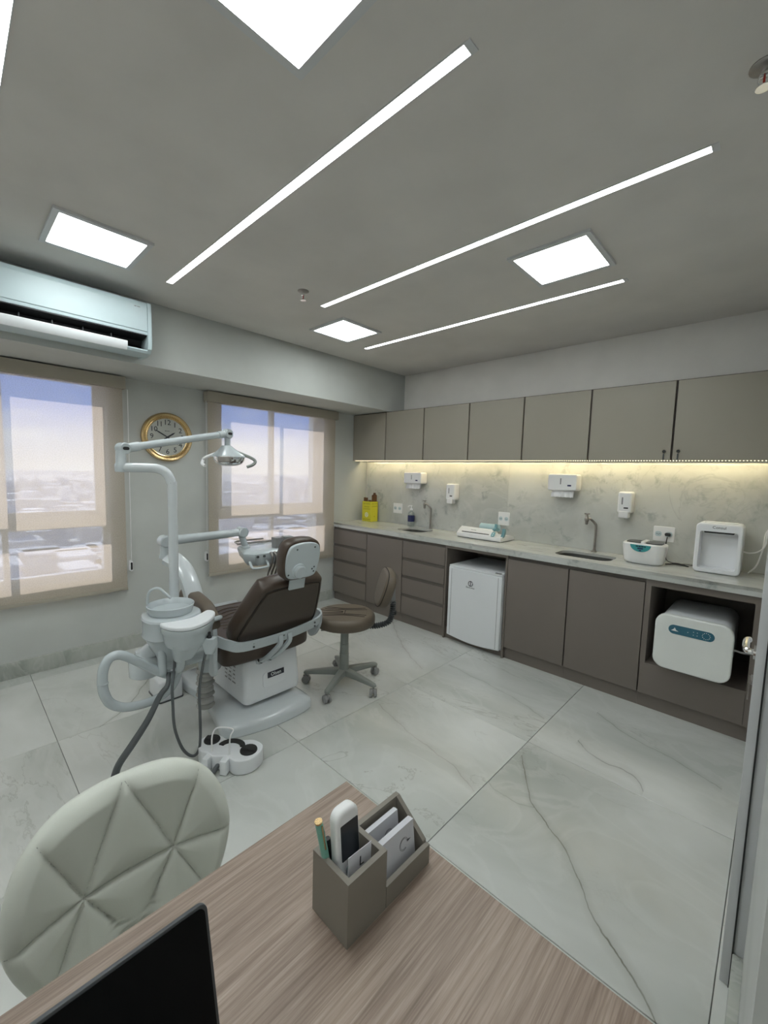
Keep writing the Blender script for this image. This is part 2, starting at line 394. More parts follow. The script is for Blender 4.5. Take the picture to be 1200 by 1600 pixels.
class B:
    def __init__(s): s.bm = bmesh.new(); s.M = Matrix()
    def at(s, m): s.M = m; return s
    def v(s, p):
        p = Vector(p)
        if len(p) == 2: p = Vector((p[0], p[1], 0))
        return s.bm.verts.new(s.M @ p)
    def face(s, vs):
        try: s.bm.faces.new(vs)
        except ValueError: pass
    def loft(s, rings, closed=True, c0=True, c1=True):
        R_ = [[s.v(p) for p in r] for r in rings]
        n = len(R_[0])
        for a, b_ in zip(R_, R_[1:]):
            for i in range(n if closed else n-1):
                j = (i+1) % n
                s.face([a[i], a[j], b_[j], b_[i]])
        if closed and c0: s.face(R_[0][::-1])
        if closed and c1: s.face(R_[-1])
        return s
    def box(s, x0, x1, y0, y1, z0, z1, bv=0.0):
        if bv > 0:
            t = min(bv, abs(x1-x0)/2.01, abs(y1-y0)/2.01, abs(z1-z0)/2.01)
            sv = s.bm; bm2 = bmesh.new(); s.bm = bm2
            MM = s.M; s.M = Matrix(); s.box(x0, x1, y0, y1, z0, z1); s.M = MM
            bmesh.ops.bevel(bm2, geom=bm2.edges[:], offset=t, segments=2, profile=0.7, affect='EDGES')
            s.bm = sv
            mp_ = {}
            for v_ in bm2.verts: mp_[v_] = s.v(v_.co)
            for f_ in bm2.faces: s.face([mp_[q] for q in f_.verts])
            bm2.free(); return s
        r = [(x0, y0), (x1, y0), (x1, y1), (x0, y1)]
        return s.loft([[(a, b_, z0) for a, b_ in r], [(a, b_, z1) for a, b_ in r]])
    def prism(s, pts, z0, z1, r=0.0, n=3, r0=None):
        """outline pts in local xy, z0..z1, rounded rim r at the top and r0 at the bottom"""
        r0 = r if r0 is None else r0
        rings = []
        if r0 > 0:
            for i in range(n):
                a = PI/2*i/n; rings.append([(p[0], p[1], z0+r0*(1-math.sin(a))) for p in inset(pts, r0*(1-math.cos(a)))] if False else
                                           [(p[0], p[1], z0+r0*(1-math.cos(a))) for p in inset(pts, r0*(1-math.sin(a)))])
        rings.append([(p[0], p[1], z0+r0) for p in pts])
        if z1-r > z0+r0+1e-6: rings.append([(p[0], p[1], z1-r) for p in pts])
        if r > 0:
            for i in range(1, n+1):
                a = PI/2*i/n
                rings.append([(p[0], p[1], z1-r+r*math.sin(a)) for p in inset(pts, r*(1-math.cos(a)))])
            rings.append([(p[0], p[1], z1) for p in inset(pts, r+min(0.002, r*0.3))])
        return s.loft(rings)
    def taper(s, secs):
        """secs: list of (outline, z)"""
        return s.loft([[(p[0], p[1], z) for p in o] for o, z in secs])
    def lathe(s, prof, n=28, c0=True, c1=True):
        return s.loft([[(r*math.cos(2*PI*i/n), r*math.sin(2*PI*i/n), z) for i in range(n)] for r, z in prof], True, c0, c1)
    def cyl(s, r, z0, z1, n=20, bv=0.0):
        if bv: return s.lathe([(r-bv, z0), (r, z0+bv), (r, z1-bv), (r-bv, z1)], n)
        return s.lathe([(r, z0), (r, z1)], n)
    def tube(s, path, r, n=10, smooth=0, closed=False, sec=None):
        P = [Vector(p) for p in path]
        if smooth: P = [Vector(p) for p in (smooth_closed(P, smooth) if closed else smooth_open(P, smooth))]
        k = len(P); rings = []; up_ = None
        for i, p in enumerate(P):
            if closed: t = P[(i+1) % k]-P[i-1]
            else: t = P[min(i+1, k-1)]-P[max(i-1, 0)]
            t.normalize()
            if up_ is None:
                up_ = Vector((0, 0, 1)) if abs(t.z) < 0.9 else Vector((1, 0, 0))
            up_ = (up_-t*up_.dot(t)).normalized(); sd = t.cross(up_)
            rr_ = r(i/(k-1)) if callable(r) else r
            if sec: rings.append([p+sd*a*1.0+up_*b_ for a, b_ in sec])
            else: rings.append([p+(sd*math.cos(2*PI*j/n)+up_*math.sin(2*PI*j/n))*rr_ for j in range(n)])
        if closed: rings.append(rings[0]); return s.loft(rings, True, False, False)
        return s.loft(rings)
    def link(s, name, m, parent=None, local=False, sharp=35, kind=None):
        bmesh.ops.remove_doubles(s.bm, verts=s.bm.verts, dist=1e-6)
        bmesh.ops.recalc_face_normals(s.bm, faces=s.bm.faces)
        me = bpy.data.meshes.new(name)
        if parent is not None and not local:
            off = Vector(); p = parent
            while p is not None: off += p.location; p = p.parent
            bmesh.ops.translate(s.bm, verts=s.bm.verts, vec=-off)
        s.bm.to_mesh(me); s.bm.free()
        for p_ in me.polygons: p_.use_smooth = True
        me.set_sharp_from_angle(angle=math.radians(sharp))
        if m is not None: me.materials.append(M[m] if isinstance(m, str) else m)
        o = bpy.data.objects.new(name, me); C.objects.link(o)
        if parent is not None: o.parent = parent
        if kind: o['kind'] = kind
        return o
def tag(o, label, cat, group=None):
    o['label'] = label; o['category'] = cat
    if group: o['group'] = group
    return o
def thing(name, label, cat, loc=(0, 0, 0), rz=0.0, group=None):
    o = bpy.data.objects.new(name, None); C.objects.link(o); o.empty_display_size = 0.1
    o.location = loc; o.rotation_euler = (0, 0, rz)
    return tag(o, label, cat, group)
def struct(name, b, m, parent=None, **k):
    o = b.link(name, m, parent, **k)
    if parent is None: o['kind'] = 'structure'
    return o
def copytree(o, parent=None):
    c = o.copy(); C.objects.link(c); c.parent = parent
    for ch in list(o.children): copytree(ch, c)
    return c
def world_off(p):
    off = Vector()
    while p is not None: off += p.location; p = p.parent
    return off
def text(name, string, size, Mx, m, parent, ext=0.0008, local=False, items=None):
    """lettering as thin raised geometry; items = list of (string, x, y) laid out on the same plane"""
    bm = bmesh.new()
    for st, x, y in (items or [(string, 0, 0)]):
        cu = bpy.data.curves.new('t', 'FONT'); cu.body = st; cu.size = size; cu.align_x = 'CENTER'; cu.align_y = 'CENTER'; cu.extrude = ext; cu.resolution_u = 2
        ob = bpy.data.objects.new('t', cu); C.objects.link(ob)
        me = bpy.data.meshes.new_from_object(ob)
        me.transform(Mx @ Matrix.Translation((x, y, 0)))
        bm.from_mesh(me)
        bpy.data.objects.remove(ob); bpy.data.curves.remove(cu); bpy.data.meshes.remove(me)
    if parent is not None and not local: bmesh.ops.translate(bm, verts=bm.verts, vec=-world_off(parent))
    me = bpy.data.meshes.new(name); bm.to_mesh(me); bm.free(); me.materials.append(M[m])
    o = bpy.data.objects.new(name, me); C.objects.link(o)
    if parent is not None: o.parent = parent
    return o

def bars(name, rects, Mx, m, parent):
    """print too small to read in the photograph: short thin strips (x, y, half width, half height)"""
    b = B(); b.at(Mx)
    for x, y, hw, hh in rects: b.box(x-hw, x+hw, y-hh, y+hh, -0.0002, 0.0004)
    return b.link(name, m, parent, kind='stuff')
# ------------------------------------------------------------------ dimensions (metres; corner of window wall and cabinet wall at 0,0)
H = 2.55; BD = 0.572; BZ = 2.141; RX = 3.745; XB = 5.3; YB = -5.1
WIN = [(-3.925, -2.725), (-1.875, -0.675)]    # two openings in the window wall
WZ0, WZ1 = 0.62, 2.125
TX = [-0.74, 0.145, 1.03, 1.915, 2.80, 3.69, 4.575, 5.46]
TY = [-5.98, -5.07, -4.155, -3.24, -2.325, -1.41, -0.497, 0.416]

# floor: sub-base and separate tiles
fl = struct('floor', B().box(-0.28, XB, YB, 0.1, -0.06, -0.0105), 'grout')
G = 0.0011
for i in range(len(TX)-1):
    for j in range(len(TY)-1):
        x0, x1 = max(TX[i], 0.0)+G, min(TX[i+1], XB)-G
        y0, y1 = max(TY[j], YB)+G, min(TY[j+1], 0.0)-G
        if x1 <= x0 or y1 <= y0: continue
        b = B(); b.taper([([(x0, y0), (x1, y0), (x1, y1), (x0, y1)], -0.0105), ([(x0, y0), (x1, y0), (x1, y1), (x0, y1)], -0.0012),
                          (inset([(x0, y0), (x1, y0), (x1, y1), (x0, y1)], 0.0012), 0.0)])
        o = b.link('floor_tile', 'floor', None)
        c0 = Vector(((x0+x1)/2, (y0+y1)/2, 0)); o.data.transform(Matrix.Translation(-c0)); o.location = c0; o.parent = fl

# window wall with two openings
b = B()
ys = [YB, WIN[0][0], WIN[0][1], WIN[1][0], WIN[1][1], 0.1]
for k in (0, 2, 4): b.box(-0.28, 0, ys[k], ys[k+1], -0.01, 2.65)
for a, c in WIN:
    b.box(-0.28, 0, a, c, -0.01, WZ0); b.box(-0.28, 0, a, c, WZ1, 2.65)
struct('wall_left', b, 'wall', sharp=20)
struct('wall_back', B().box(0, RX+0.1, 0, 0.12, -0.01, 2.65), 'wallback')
# beam box over the windows
struct('wall_beam', B().box(0.0, BD, YB, -0.0005, BZ, 2.65), 'wall')
# right wall with a doorway, then the room opens to the right behind the photographer
DY0, DY1 = -2.075, -1.235
b = B(); b.box(RX, RX+0.12, DY1, 0, -0.01, 2.65); b.box(RX, RX+0.12, -2.85, DY0, -0.01, 2.65); b.box(RX, RX+0.12, DY0, DY1, 2.12, 2.65)
struct('wall_right', b, 'wall')
struct('wall_entrance', B().box(RX+0.12, XB, -2.85, -2.73, -0.01, 2.65), 'wall2')
struct('wall_side', B().box(XB, XB+0.12, YB, -2.73, -0.01, 2.65), 'wall2')
struct('wall_front', B().box(-0.28, XB+0.12, YB-0.12, YB, -0.01, 2.65), 'wall2')
# ceiling with the narrow shadow gap along the walls
g = 0.014
b = B(); b.box(BD+g, RX-g, YB+g, -g, H, H+0.012); b.box(RX-g, XB-g, YB+g, -2.85-g, H, H+0.012)
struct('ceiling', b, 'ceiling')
struct('ceiling_void', B().box(0.0, XB+0.12, YB, 0.1, H+0.04, H+0.1), 'void')
# baseboards
BH = 0.112
struct('baseboard_left', B().box(0, 0.016, YB, -0.53, 0, BH, 0.002), 'base')
b = B(); b.box(RX-0.055, RX, DY1+0.03, -0.53, 0, BH, 0.002); struct('baseboard_right', b, 'wall2')
struct('baseboard_entrance', B().box(RX-0.024, RX, -2.85, DY0-0.002, 0, BH, 0.002), 'base')

# door in the right wall, with frame, lever, lock and hinges
dr = bpy.data.objects.new('door_1', None); C.objects.link(dr); dr.location = (RX, -1.66, 0); dr['kind'] = 'structure'
dr['label'] = 'white door in the right wall seen edge on with a chrome lever'
b = B()
b.box(RX-0.047, RX+0.12, DY0, DY0+0.05, 0, 2.12, 0.003); b.box(RX-0.030, RX+0.12, DY1-0.05, DY1, 0, 2.12, 0.003); b.box(RX-0.030, RX+0.12, DY0+0.05, DY1-0.05, 2.07, 2.12, 0.003)
b.link('door_frame', 'alu', dr)
b = B(); b.box(RX-0.032, RX+0.003, DY0+0.053, DY1-0.053, 0.006, 2.066, 0.002); b.link('door_leaf', 'doorpaint', dr)
b = B(); b.box(RX-0.026, RX-0.022, DY0-0.006, DY0, 0.0, 2.12); b.link('gasket_and_gap_shade', 'rubber', dr)  # black strip standing in for the shade between door frame and wall
b = B()
b.at(frame((RX-0.047, -2.048, 1.0), (0, 0, 1), (0, 1, 0)))
b.cyl(0.020, 0, 0.005, 20)
b.at(Matrix()); b.tube([(RX-0.049, -2.048, 1.0), (RX-0.062, -2.048, 1.0), (RX-0.069, -2.036, 1.0), (RX-0.071, -1.945, 1.0), (RX-0.064, -1.932, 1.0)], 0.0085, 10, 4)
b.link('door_handle', 'chrome', dr)
b = B(); b.at(frame((RX-0.047, -2.05, 0.92), (0, 0, 1), (0, 1, 0))); b.cyl(0.014, 0, 0.005, 16, 0.001)
b.at(Matrix()); b.box(RX-0.057, RX-0.051, -2.052, -2.048, 0.908, 0.930); b.box(RX-0.056, RX-0.053, -2.057, -2.043, 0.862, 0.910)
b.link('lock_with_key', 'steel', dr)
for z in (0.25, 1.05, 1.85):
    b = B(); b.at(frame((RX-0.036, -1.262, z-0.04), (1, 0, 0), (0, 1, 0))); b.cyl(0.007, 0, 0.08, 12, 0.001); b.link('hinge', 'steel', dr)

# ------------------------------------------------------------------ windows and roller blinds
def window(idx, a, c):
    wt = bpy.data.objects.new('window_%d' % idx, None); C.objects.link(wt); wt.location = (-0.1, (a+c)/2, WZ0); wt['kind'] = 'structure'
    x0, x1 = -0.130, -0.070; f = 0.035
    b = B()
    b.box(x0, x1, a, a+f, WZ0, WZ1); b.box(x0, x1, c-f, c, WZ0, WZ1); b.box(x0, x1, a+f, c-f, WZ0, WZ0+0.045); b.box(x0, x1, a+f, c-f, WZ1-f, WZ1)
    b.box(x0, x1, a+f, c-f, 1.00, 1.095)
    b.link('window_frame', 'alu', wt)
    mid = (a+c)/2
    for s, (p, q, xs) in enumerate(((a+f, mid+0.02, -0.100), (mid-0.02, c-f, -0.128))):
        z0, z1 = 1.095, WZ1-f; t = 0.035
        b = B(); b.box(xs, xs+0.026, p, p+t, z0, z1); b.box(xs, xs+0.026, q-t, q, z0, z1); b.box(xs, xs+0.026, p+t, q-t, z0, z0+0.03); b.box(xs, xs+0.026, p+t, q-t, z1-0.03, z1)
        sh = b.link('sash', 'alu', wt)
        B().box(xs+0.011, xs+0.015, p+t-0.004, q-t+0.004, z0+0.026, z1-0.026).link('pane', 'glass', sh)
        b = B(); b.box(xs+0.026, xs+0.04, (q-t/2 if s == 0 else p+t/2)-0.008, (q-t/2 if s == 0 else p+t/2)+0.008, 1.42, 1.52, 0.003); b.link('latch', 'white', sh)
    for p, q in ((a+f, mid-0.016), (mid+0.016, c-f)):
        B().box(-0.102, -0.098, p, q, WZ0+0.04, 1.003).link('pane', 'glass', wt)
    B().box(x0, x1, mid-0.016, mid+0.016, WZ0+0.045, 1.0).link('mullion', 'alu', wt)
    B().box(-0.30, -0.065, a-0.0, c+0.0, WZ0-0.02, WZ0+0.004).link('window_sill', 'base', wt)
for i, (a, c) in enumerate(WIN): window(i+1, a, c)
def blind(y0, y1, z0, label, cls):
    t = thing('roller_blind', label, 'blind', (0.05, (y0+y1)/2, 2.09), 0, 'beige roller blinds')
    B().box(0.002, 0.088, y0, y1, 2.045, 2.132, 0.004).link('valance', 'valance', t)
    b = B(); ring = []
    ny = 40; nz_ = 30
    rows = []
    for k in range(nz_+1):
        z = z0+(2.06-z0)*k/nz_
        rows.append([b.v((0.050+0.0015*math.sin(9*yy)*(1-k/nz_), yy, z)) for yy in [y0+0.015+(y1-y0-0.03)*q/ny for q in range(ny+1)]])
    for r0, r1 in zip(rows, rows[1:]):
        for q in range(ny): b.face([r0[q], r0[q+1], r1[q+1], r1[q]])
    b.link('blind_fabric', 'fabric', t)
    B().box(0.043, 0.057, y0+0.013, y1-0.013, z0-0.022, z0+0.003, 0.003).link('hem_bar', 'valance', t)
    cy = cls
    b = B()
    b.tube([(0.075, cy, 2.045), (0.070, cy, 0.72)], 0.0022, 6); b.tube([(0.062, cy+0.006, 2.045), (0.062, cy+0.004, 0.72)], 0.0022, 6)
    b.link('pull_chain', 'white', t)
    b = B(); b.at(frame((0.04, cy, 0.69), (0, 1, 0), (0, 0, 1))); b.prism(rrect(0.022, 0.085, 0.011), -0.008, 0.03, 0.004); e_ = b.link('chain_holder', 'white', t)
    b = B(); b.at(frame((0.071, cy, 0.69), (0, 1, 0), (0, 0, 1))); b.prism(rrect(0.012, 0.06, 0.006), 0, 0.002); b.link('slot', 'black', e_)
    return t
blind(-4.085, -2.62, 0.525, 'beige roller blind at the left frame edge, left of the clock', -2.608)
blind(-2.003, -0.540, 0.525, 'beige roller blind behind the dental chair, right of the clock', -2.012)

# ------------------------------------------------------------------ distant town below the windows
def town():
    b = B(); b.box(-3000, -8, -2500, 2500, -34.2, -34)
    g_ = struct('ground', b, mat('haze_paled_ground', (0.62, 0.57, 0.52), 0.95, noise=(0.01, 0.25)))  # ground colour raised to stand in for distant haze
    g_['label'] = 'ground of the town far below, paled to stand in for haze'
    b = B(); rf = b; rnd = random.Random(3)
    for k in range(2600):
        d = 45+900*rnd.random()**1.5; a = rnd.uniform(-0.2, 1.35)
        x = 3.7-d*math.cos(a); y = -3.6+d*math.sin(a)
        if x > -12: continue
        wx, wy = rnd.uniform(5, 14), rnd.uniform(5, 14); hh = rnd.choice((3, 3.5, 4, 6, 7, 9, 12))*(1+(rnd.random() < .04)*1.5)
        b.box(x-wx/2, x+wx/2, y-wy/2, y+wy/2, -34, -34+hh)
        (rf if rnd.random() < 0.5 else b).box(x-wx/2-.4, x+wx/2+.4, y-wy/2-.4, y+wy/2+.4, -34+hh, -33.4+hh)
    bb = b.link('town_buildings', 'render', None, kind='stuff'); tag(bb, 'low buildings of the town, paled to stand in for haze, seen through the blinds', 'buildings')
town()

# ------------------------------------------------------------------ ceiling lights
def panel(x0, y0, label, s=0.39):
    t = thing('ceiling_light', label, 'light', (x0+s/2, y0+s/2, H), 0, 'square ceiling panels')
    b = B(); o = [(x0, y0), (x0+s, y0), (x0+s, y0+s), (x0, y0+s)]
    f_ = 0.024
    for (p0, p1), (q0, q1) in (((x0, x0+s), (y0, y0+f_)), ((x0, x0+s), (y0+s-f_, y0+s)), ((x0, x0+f_), (y0+f_, y0+s-f_)), ((x0+s-f_, x0+s), (y0+f_, y0+s-f_))):
        b.box(p0, p1, q0, q1, H-0.012, H+0.001)
    b.link('light_frame', 'alu', t)
    B().box(x0+.023, x0+s-.023, y0+.023, y0+s-.023, H-0.003, H+0.001).link('diffuser', 'panel_light', t)
panel(1.015, -3.225, 'square ceiling light above the air conditioner')
panel(1.0, -1.617, 'small looking square ceiling light near the corner of the room')
panel(2.628, -1.617, 'square ceiling light nearest the upper cabinets, on the right')
panel(2.66, -3.255, 'large bright square ceiling light cut by the top of the picture')
panel(2.66, -4.80, 'added square fill light behind the desk, outside the picture')  # added fill lamp out of view, brightens surfaces facing the camera
panel(1.015, -4.80, 'added square fill light at the back left, outside the picture')  # second added fill lamp, also out of view
panel(4.35, -4.10, 'added square fill light over the entrance, outside the picture')  # third added fill lamp, lights the room from behind the camera
def strip(x0, x1, y, label):
    t = thing('linear_light', label, 'light', ((x0+x1)/2, y, H), 0, 'linear ceiling lights')
    b = B(); hw = 0.017
    b.box(x0, x1, y-hw-.003, y-hw, H-.003, H+.001); b.box(x0, x1, y+hw, y+hw+.003, H-.003, H+.001); b.box(x0, x0+.004, y-hw, y+hw, H-.003, H+.001); b.box(x1-.02, x1, y-hw, y+hw, H-.003, H+.001)
    b.link('profile', 'alu', t)
    B().box(x0+.004, x1-.02, y-hw, y+hw, H-.0015, H+.001).link('diffuser', 'strip_light', t)
strip(1.0, 3.06, -2.625, 'long slanting linear light crossing the middle of the ceiling')
strip(1.425, 3.475, -1.825, 'linear ceiling light between the two sprinklers and the right panel')
strip(0.975, 3.015, -1.0, 'linear ceiling light closest to the upper cabinets')
strip(1.425, 3.475, -3.447, 'linear ceiling light cut off by the left edge of the picture')
def sprinkler(x, y, label):
    t = thing('sprinkler', label, 'sprinkler', (x, y, H))
    b = B(); b.at(frame((x, y, H), (1, 0, 0), (0, -1, 0))); b.lathe([(0.034, 0), (0.034, 0.002), (0.022, 0.008), (0.0, 0.008)], 24, True, False); b.link('escutcheon', 'steel', t)
    b = B(); b.at(frame((x, y, H), (1, 0, 0), (0, -1, 0))); b.lathe([(0.009, 0), (0.009, 0.018), (0.012, 0.020), (0.012, 0.026), (0.006, 0.028)], 12); b.lathe([(0.017, 0.052), (0.017, 0.054)], 16)
    b.at(Matrix())
    for s in (-1, 1): b.tube([(x+s*.009, y, H-.024), (x+s*.012, y, H-.036), (x+s*.004, y, H-.052)], 0.002, 6, 3)
    b.link('head', 'chrome', t)
    b = B(); b.tube([(x, y, H-.028), (x, y, H-.05)], 0.0028, 8); b.link('bulb', mat('red_bulb', (0.45, 0.03, 0.02), 0.2), t)
sprinkler(1.522, -2.045, 'chrome ceiling sprinkler above the window blind, mid ceiling')
sprinkler(3.59, -2.075, 'chrome ceiling sprinkler cut off at the upper right picture edge')

# ------------------------------------------------------------------ air conditioner on the beam
ac = thing('air_conditioner', 'pale blue white split air conditioner on the beam above the left window', 'air conditioner', (BD, -3.05, 2.33))
# section in (x out from beam, z): front swept down to a rounded belly
sec = [(0.0, 2.485), (0.165, 2.485), (0.19, 2.478), (0.198, 2.455), (0.200, 2.30), (0.198, 2.285), (0.10, 2.272), (0.075, 2.235), (0.10, 2.195), (0.15, 2.190), (0.192, 2.196), (0.196, 2.188), (0.185, 2.175), (0.10, 2.168), (0.03, 2.175), (0.0, 2.20)]
b = B(); y0, y1 = -3.50, -2.675
b.loft([[(BD+p, y, q) for p, q in sec] for y in (y0, y1)]); b.link('housing', 'ac', ac, sharp=30)
for yy, ya in ((y1, y1+0.022), (y0-0.022, y0)):
    so = [(0.0, 2.488), (0.165, 2.488), (0.195, 2.478), (0.204, 2.45), (0.206, 2.235), (0.198, 2.20), (0.175, 2.178), (0.10, 2.168), (0.0, 2.172)]
    b = B(); b.loft([[(BD+p, y, q) for p, q in so] for y in sorted((yy, ya))]); b.link('end_cap', 'ac', ac, sharp=30)
b = B(); b.loft([[(BD+p, y, q) for p, q in [(0.199, 2.45), (0.204, 2.45), (0.205, 2.305), (0.199, 2.30)]] for y in (y0+0.003, y1-0.003)]); b.link('front_panel', 'ac', ac)
b = B(); b.loft([[(BD+p, y, q) for p, q in [(0.196, 2.2835), (0.098, 2.269), (0.077, 2.235), (0.102, 2.197), (0.150, 2.192), (0.190, 2.198), (0.150, 2.196), (0.105, 2.201), (0.083, 2.235), (0.102, 2.264), (0.196, 2.279)]] for y in (y0+0.004, y1-0.004)]); b.link('air_outlet', 'black', ac)
b = B(); b.loft([[(BD+p, y, q) for p, q in [(0.140, 2.205), (0.206, 2.224), (0.212, 2.218), (0.210, 2.192), (0.194, 2.172), (0.150, 2.178)]] for y in (y0+0.015, -2.79)]); b.link('louver', 'enamel', ac)
for k in range(5):
    yy = -2.86-0.14*k; B().box(BD+0.12, BD+0.15, yy-0.002, yy+0.002, 2.222, 2.262).link('vane', 'darkgrey', ac)
bars('maker_mark', [(-0.012, 0, 0.006, 0.002), (0.006, 0, 0.008, 0.002)], wallA(-2.73, 2.44, BD+0.2045), 'wheel', ac)

# ------------------------------------------------------------------ clock
cy_, cz_ = -2.308, 1.715
ck = thing('wall_clock', 'round gold rimmed wall clock reading ten to two', 'clock', (0, cy_, cz_))
b = B(); b.at(wallA(cy_, cz_)); b.lathe([(0.150, 0.0), (0.195, 0.0), (0.199, 0.012), (0.196, 0.030), (0.186, 0.040), (0.172, 0.036), (0.166, 0.028), (0.160, 0.030), (0.156, 0.020), (0.150, 0.018)], 56, False, False); b.link('rim', 'brass', ck)
b = B(); b.at(wallA(cy_, cz_)); b.cyl(0.157, 0.002, 0.017, 48); b.link('dial', mat('clock_dial', (0.50, 0.51, 0.47), 0.5), ck)
its = [(str(k), 0.118*math.sin(k*PI/6), 0.118*math.cos(k*PI/6)) for k in range(1, 13) if k != 11]+[('1', 0.118*math.sin(11*PI/6)+dx_, 0.118*math.cos(11*PI/6)) for dx_ in (-0.013, 0.013)]
for it in its: text('numeral', '', 0.058, wallA(cy_, cz_, 0.018), 'ink', ck, 0.0006, items=[it])
b = B()
for k in range(60):
    a = k*PI/30; b.at(wallA(cy_, cz_, 0.0172) @ Matrix.Rotation(-a, 4, 'Z')); hw = 0.0016 if k % 5 == 0 else 0.0008
    b.box(-hw, hw, 0.146, 0.152, 0, 0.0008)
b.link('minute_marks', 'ink', ck)
bars('dial_mark', [(-0.014, 0, 0.004, 0.003), (-0.004, 0, 0.003, 0.002), (0.004, 0, 0.003, 0.002), (0.013, 0, 0.004, 0.002)], wallA(cy_, cz_+0.05, 0.0175), 'ink', ck)
for nm, ang, ln, wd, z in (('hour_hand', (1+50/60)*PI/6, 0.075, 0.0055, 0.020), ('minute_hand', 50*PI/30, 0.115, 0.004, 0.022), ('second_hand', 21*PI/30*1.0, 0.11, 0.0012, 0.024)):
    b = B(); b.at(wallA(cy_, cz_, z) @ Matrix.Rotation(-ang, 4, 'Z')); b.prism([(-wd, -0.03), (wd, -0.03), (wd*1.1, ln*0.7), (0, ln), (-wd*1.1, ln*0.7)], 0, 0.0012); b.link(nm, 'ink' if nm != 'second_hand' else 'darkgrey', ck)
b = B(); b.at(wallA(cy_, cz_, 0.018)); b.cyl(0.006, 0, 0.008, 12); b.link('pin', 'ink', ck)

# ------------------------------------------------------------------ upper cabinets
W_ = 0.5264; UZ0, UZ1 = 1.6123, 2.139
ordn = ['in the corner beside the window blind, first of the row', 'second from the window', 'third from the window', 'above the second outlet, fourth from the window', 'above the second towel dispenser, fifth from the window', 'sixth from the window, with a key lock at its lower right', 'last on the right, with a key lock at its lower left']
for i in range(7):
    x0, x1 = i*W_+0.001, (i+1)*W_-0.001
    if i == 0: x0 = 0.0015
    t = thing('upper_cabinet', 'taupe wall cabinet '+ordn[i], 'cabinet', ((x0+x1)/2, -0.12, UZ0), 0, 'upper wall cabinets')
    b = B(); b.box(x0, x1, -0.222, -0.001, UZ0, UZ1); b.link('cabinet_body', 'carcass', t)
    B().box(x0+0.0045, x1-0.0065, -0.242, -0.224, UZ0-0.001, UZ1-0.008, 0.0012).link('door', 'upper', t)
    if i in (5, 6):
        xl = 3.116 if i == 5 else 3.195
        b = B(); b.at(wallB(xl, 1.671, -0.242)); b.cyl(0.010, 0, 0.012, 16, 0.002); l_ = b.link('lock', 'black', t)
        b = B(); b.at(wallB(xl-0.002, 1.635, -0.245)); b.prism(rrect(0.008, 0.040, 0.003), 0, 0.003, 0.001); b.link('key', 'darkgrey', l_)
led = thing('led_strip', 'warm dotted led strip under the upper cabinets', 'light', (1.85, -0.09, UZ0))
b = B(); b.box(0.03, 3.68, -0.108, -0.106, UZ0-0.010, UZ0-0.0002); b.box(0.03, 3.68, -0.106, -0.090, UZ0-0.002, UZ0-0.0002); b.link('profile', 'alu', led)
B().box(0.035, 3.675, -0.103, -0.095, UZ0-0.0035, UZ0-0.002).link('diffuser', 'warm_led', led)
b = B()
for k in range(215): b.box(0.04+0.017*k, 0.0455+0.017*k, -0.235, -0.228, UZ0-0.0045, UZ0-0.0011)
o_ = b.link('led_dots', emitter('led_dot_light', (1, 0.85, 0.55), 2.5), led, kind='stuff')

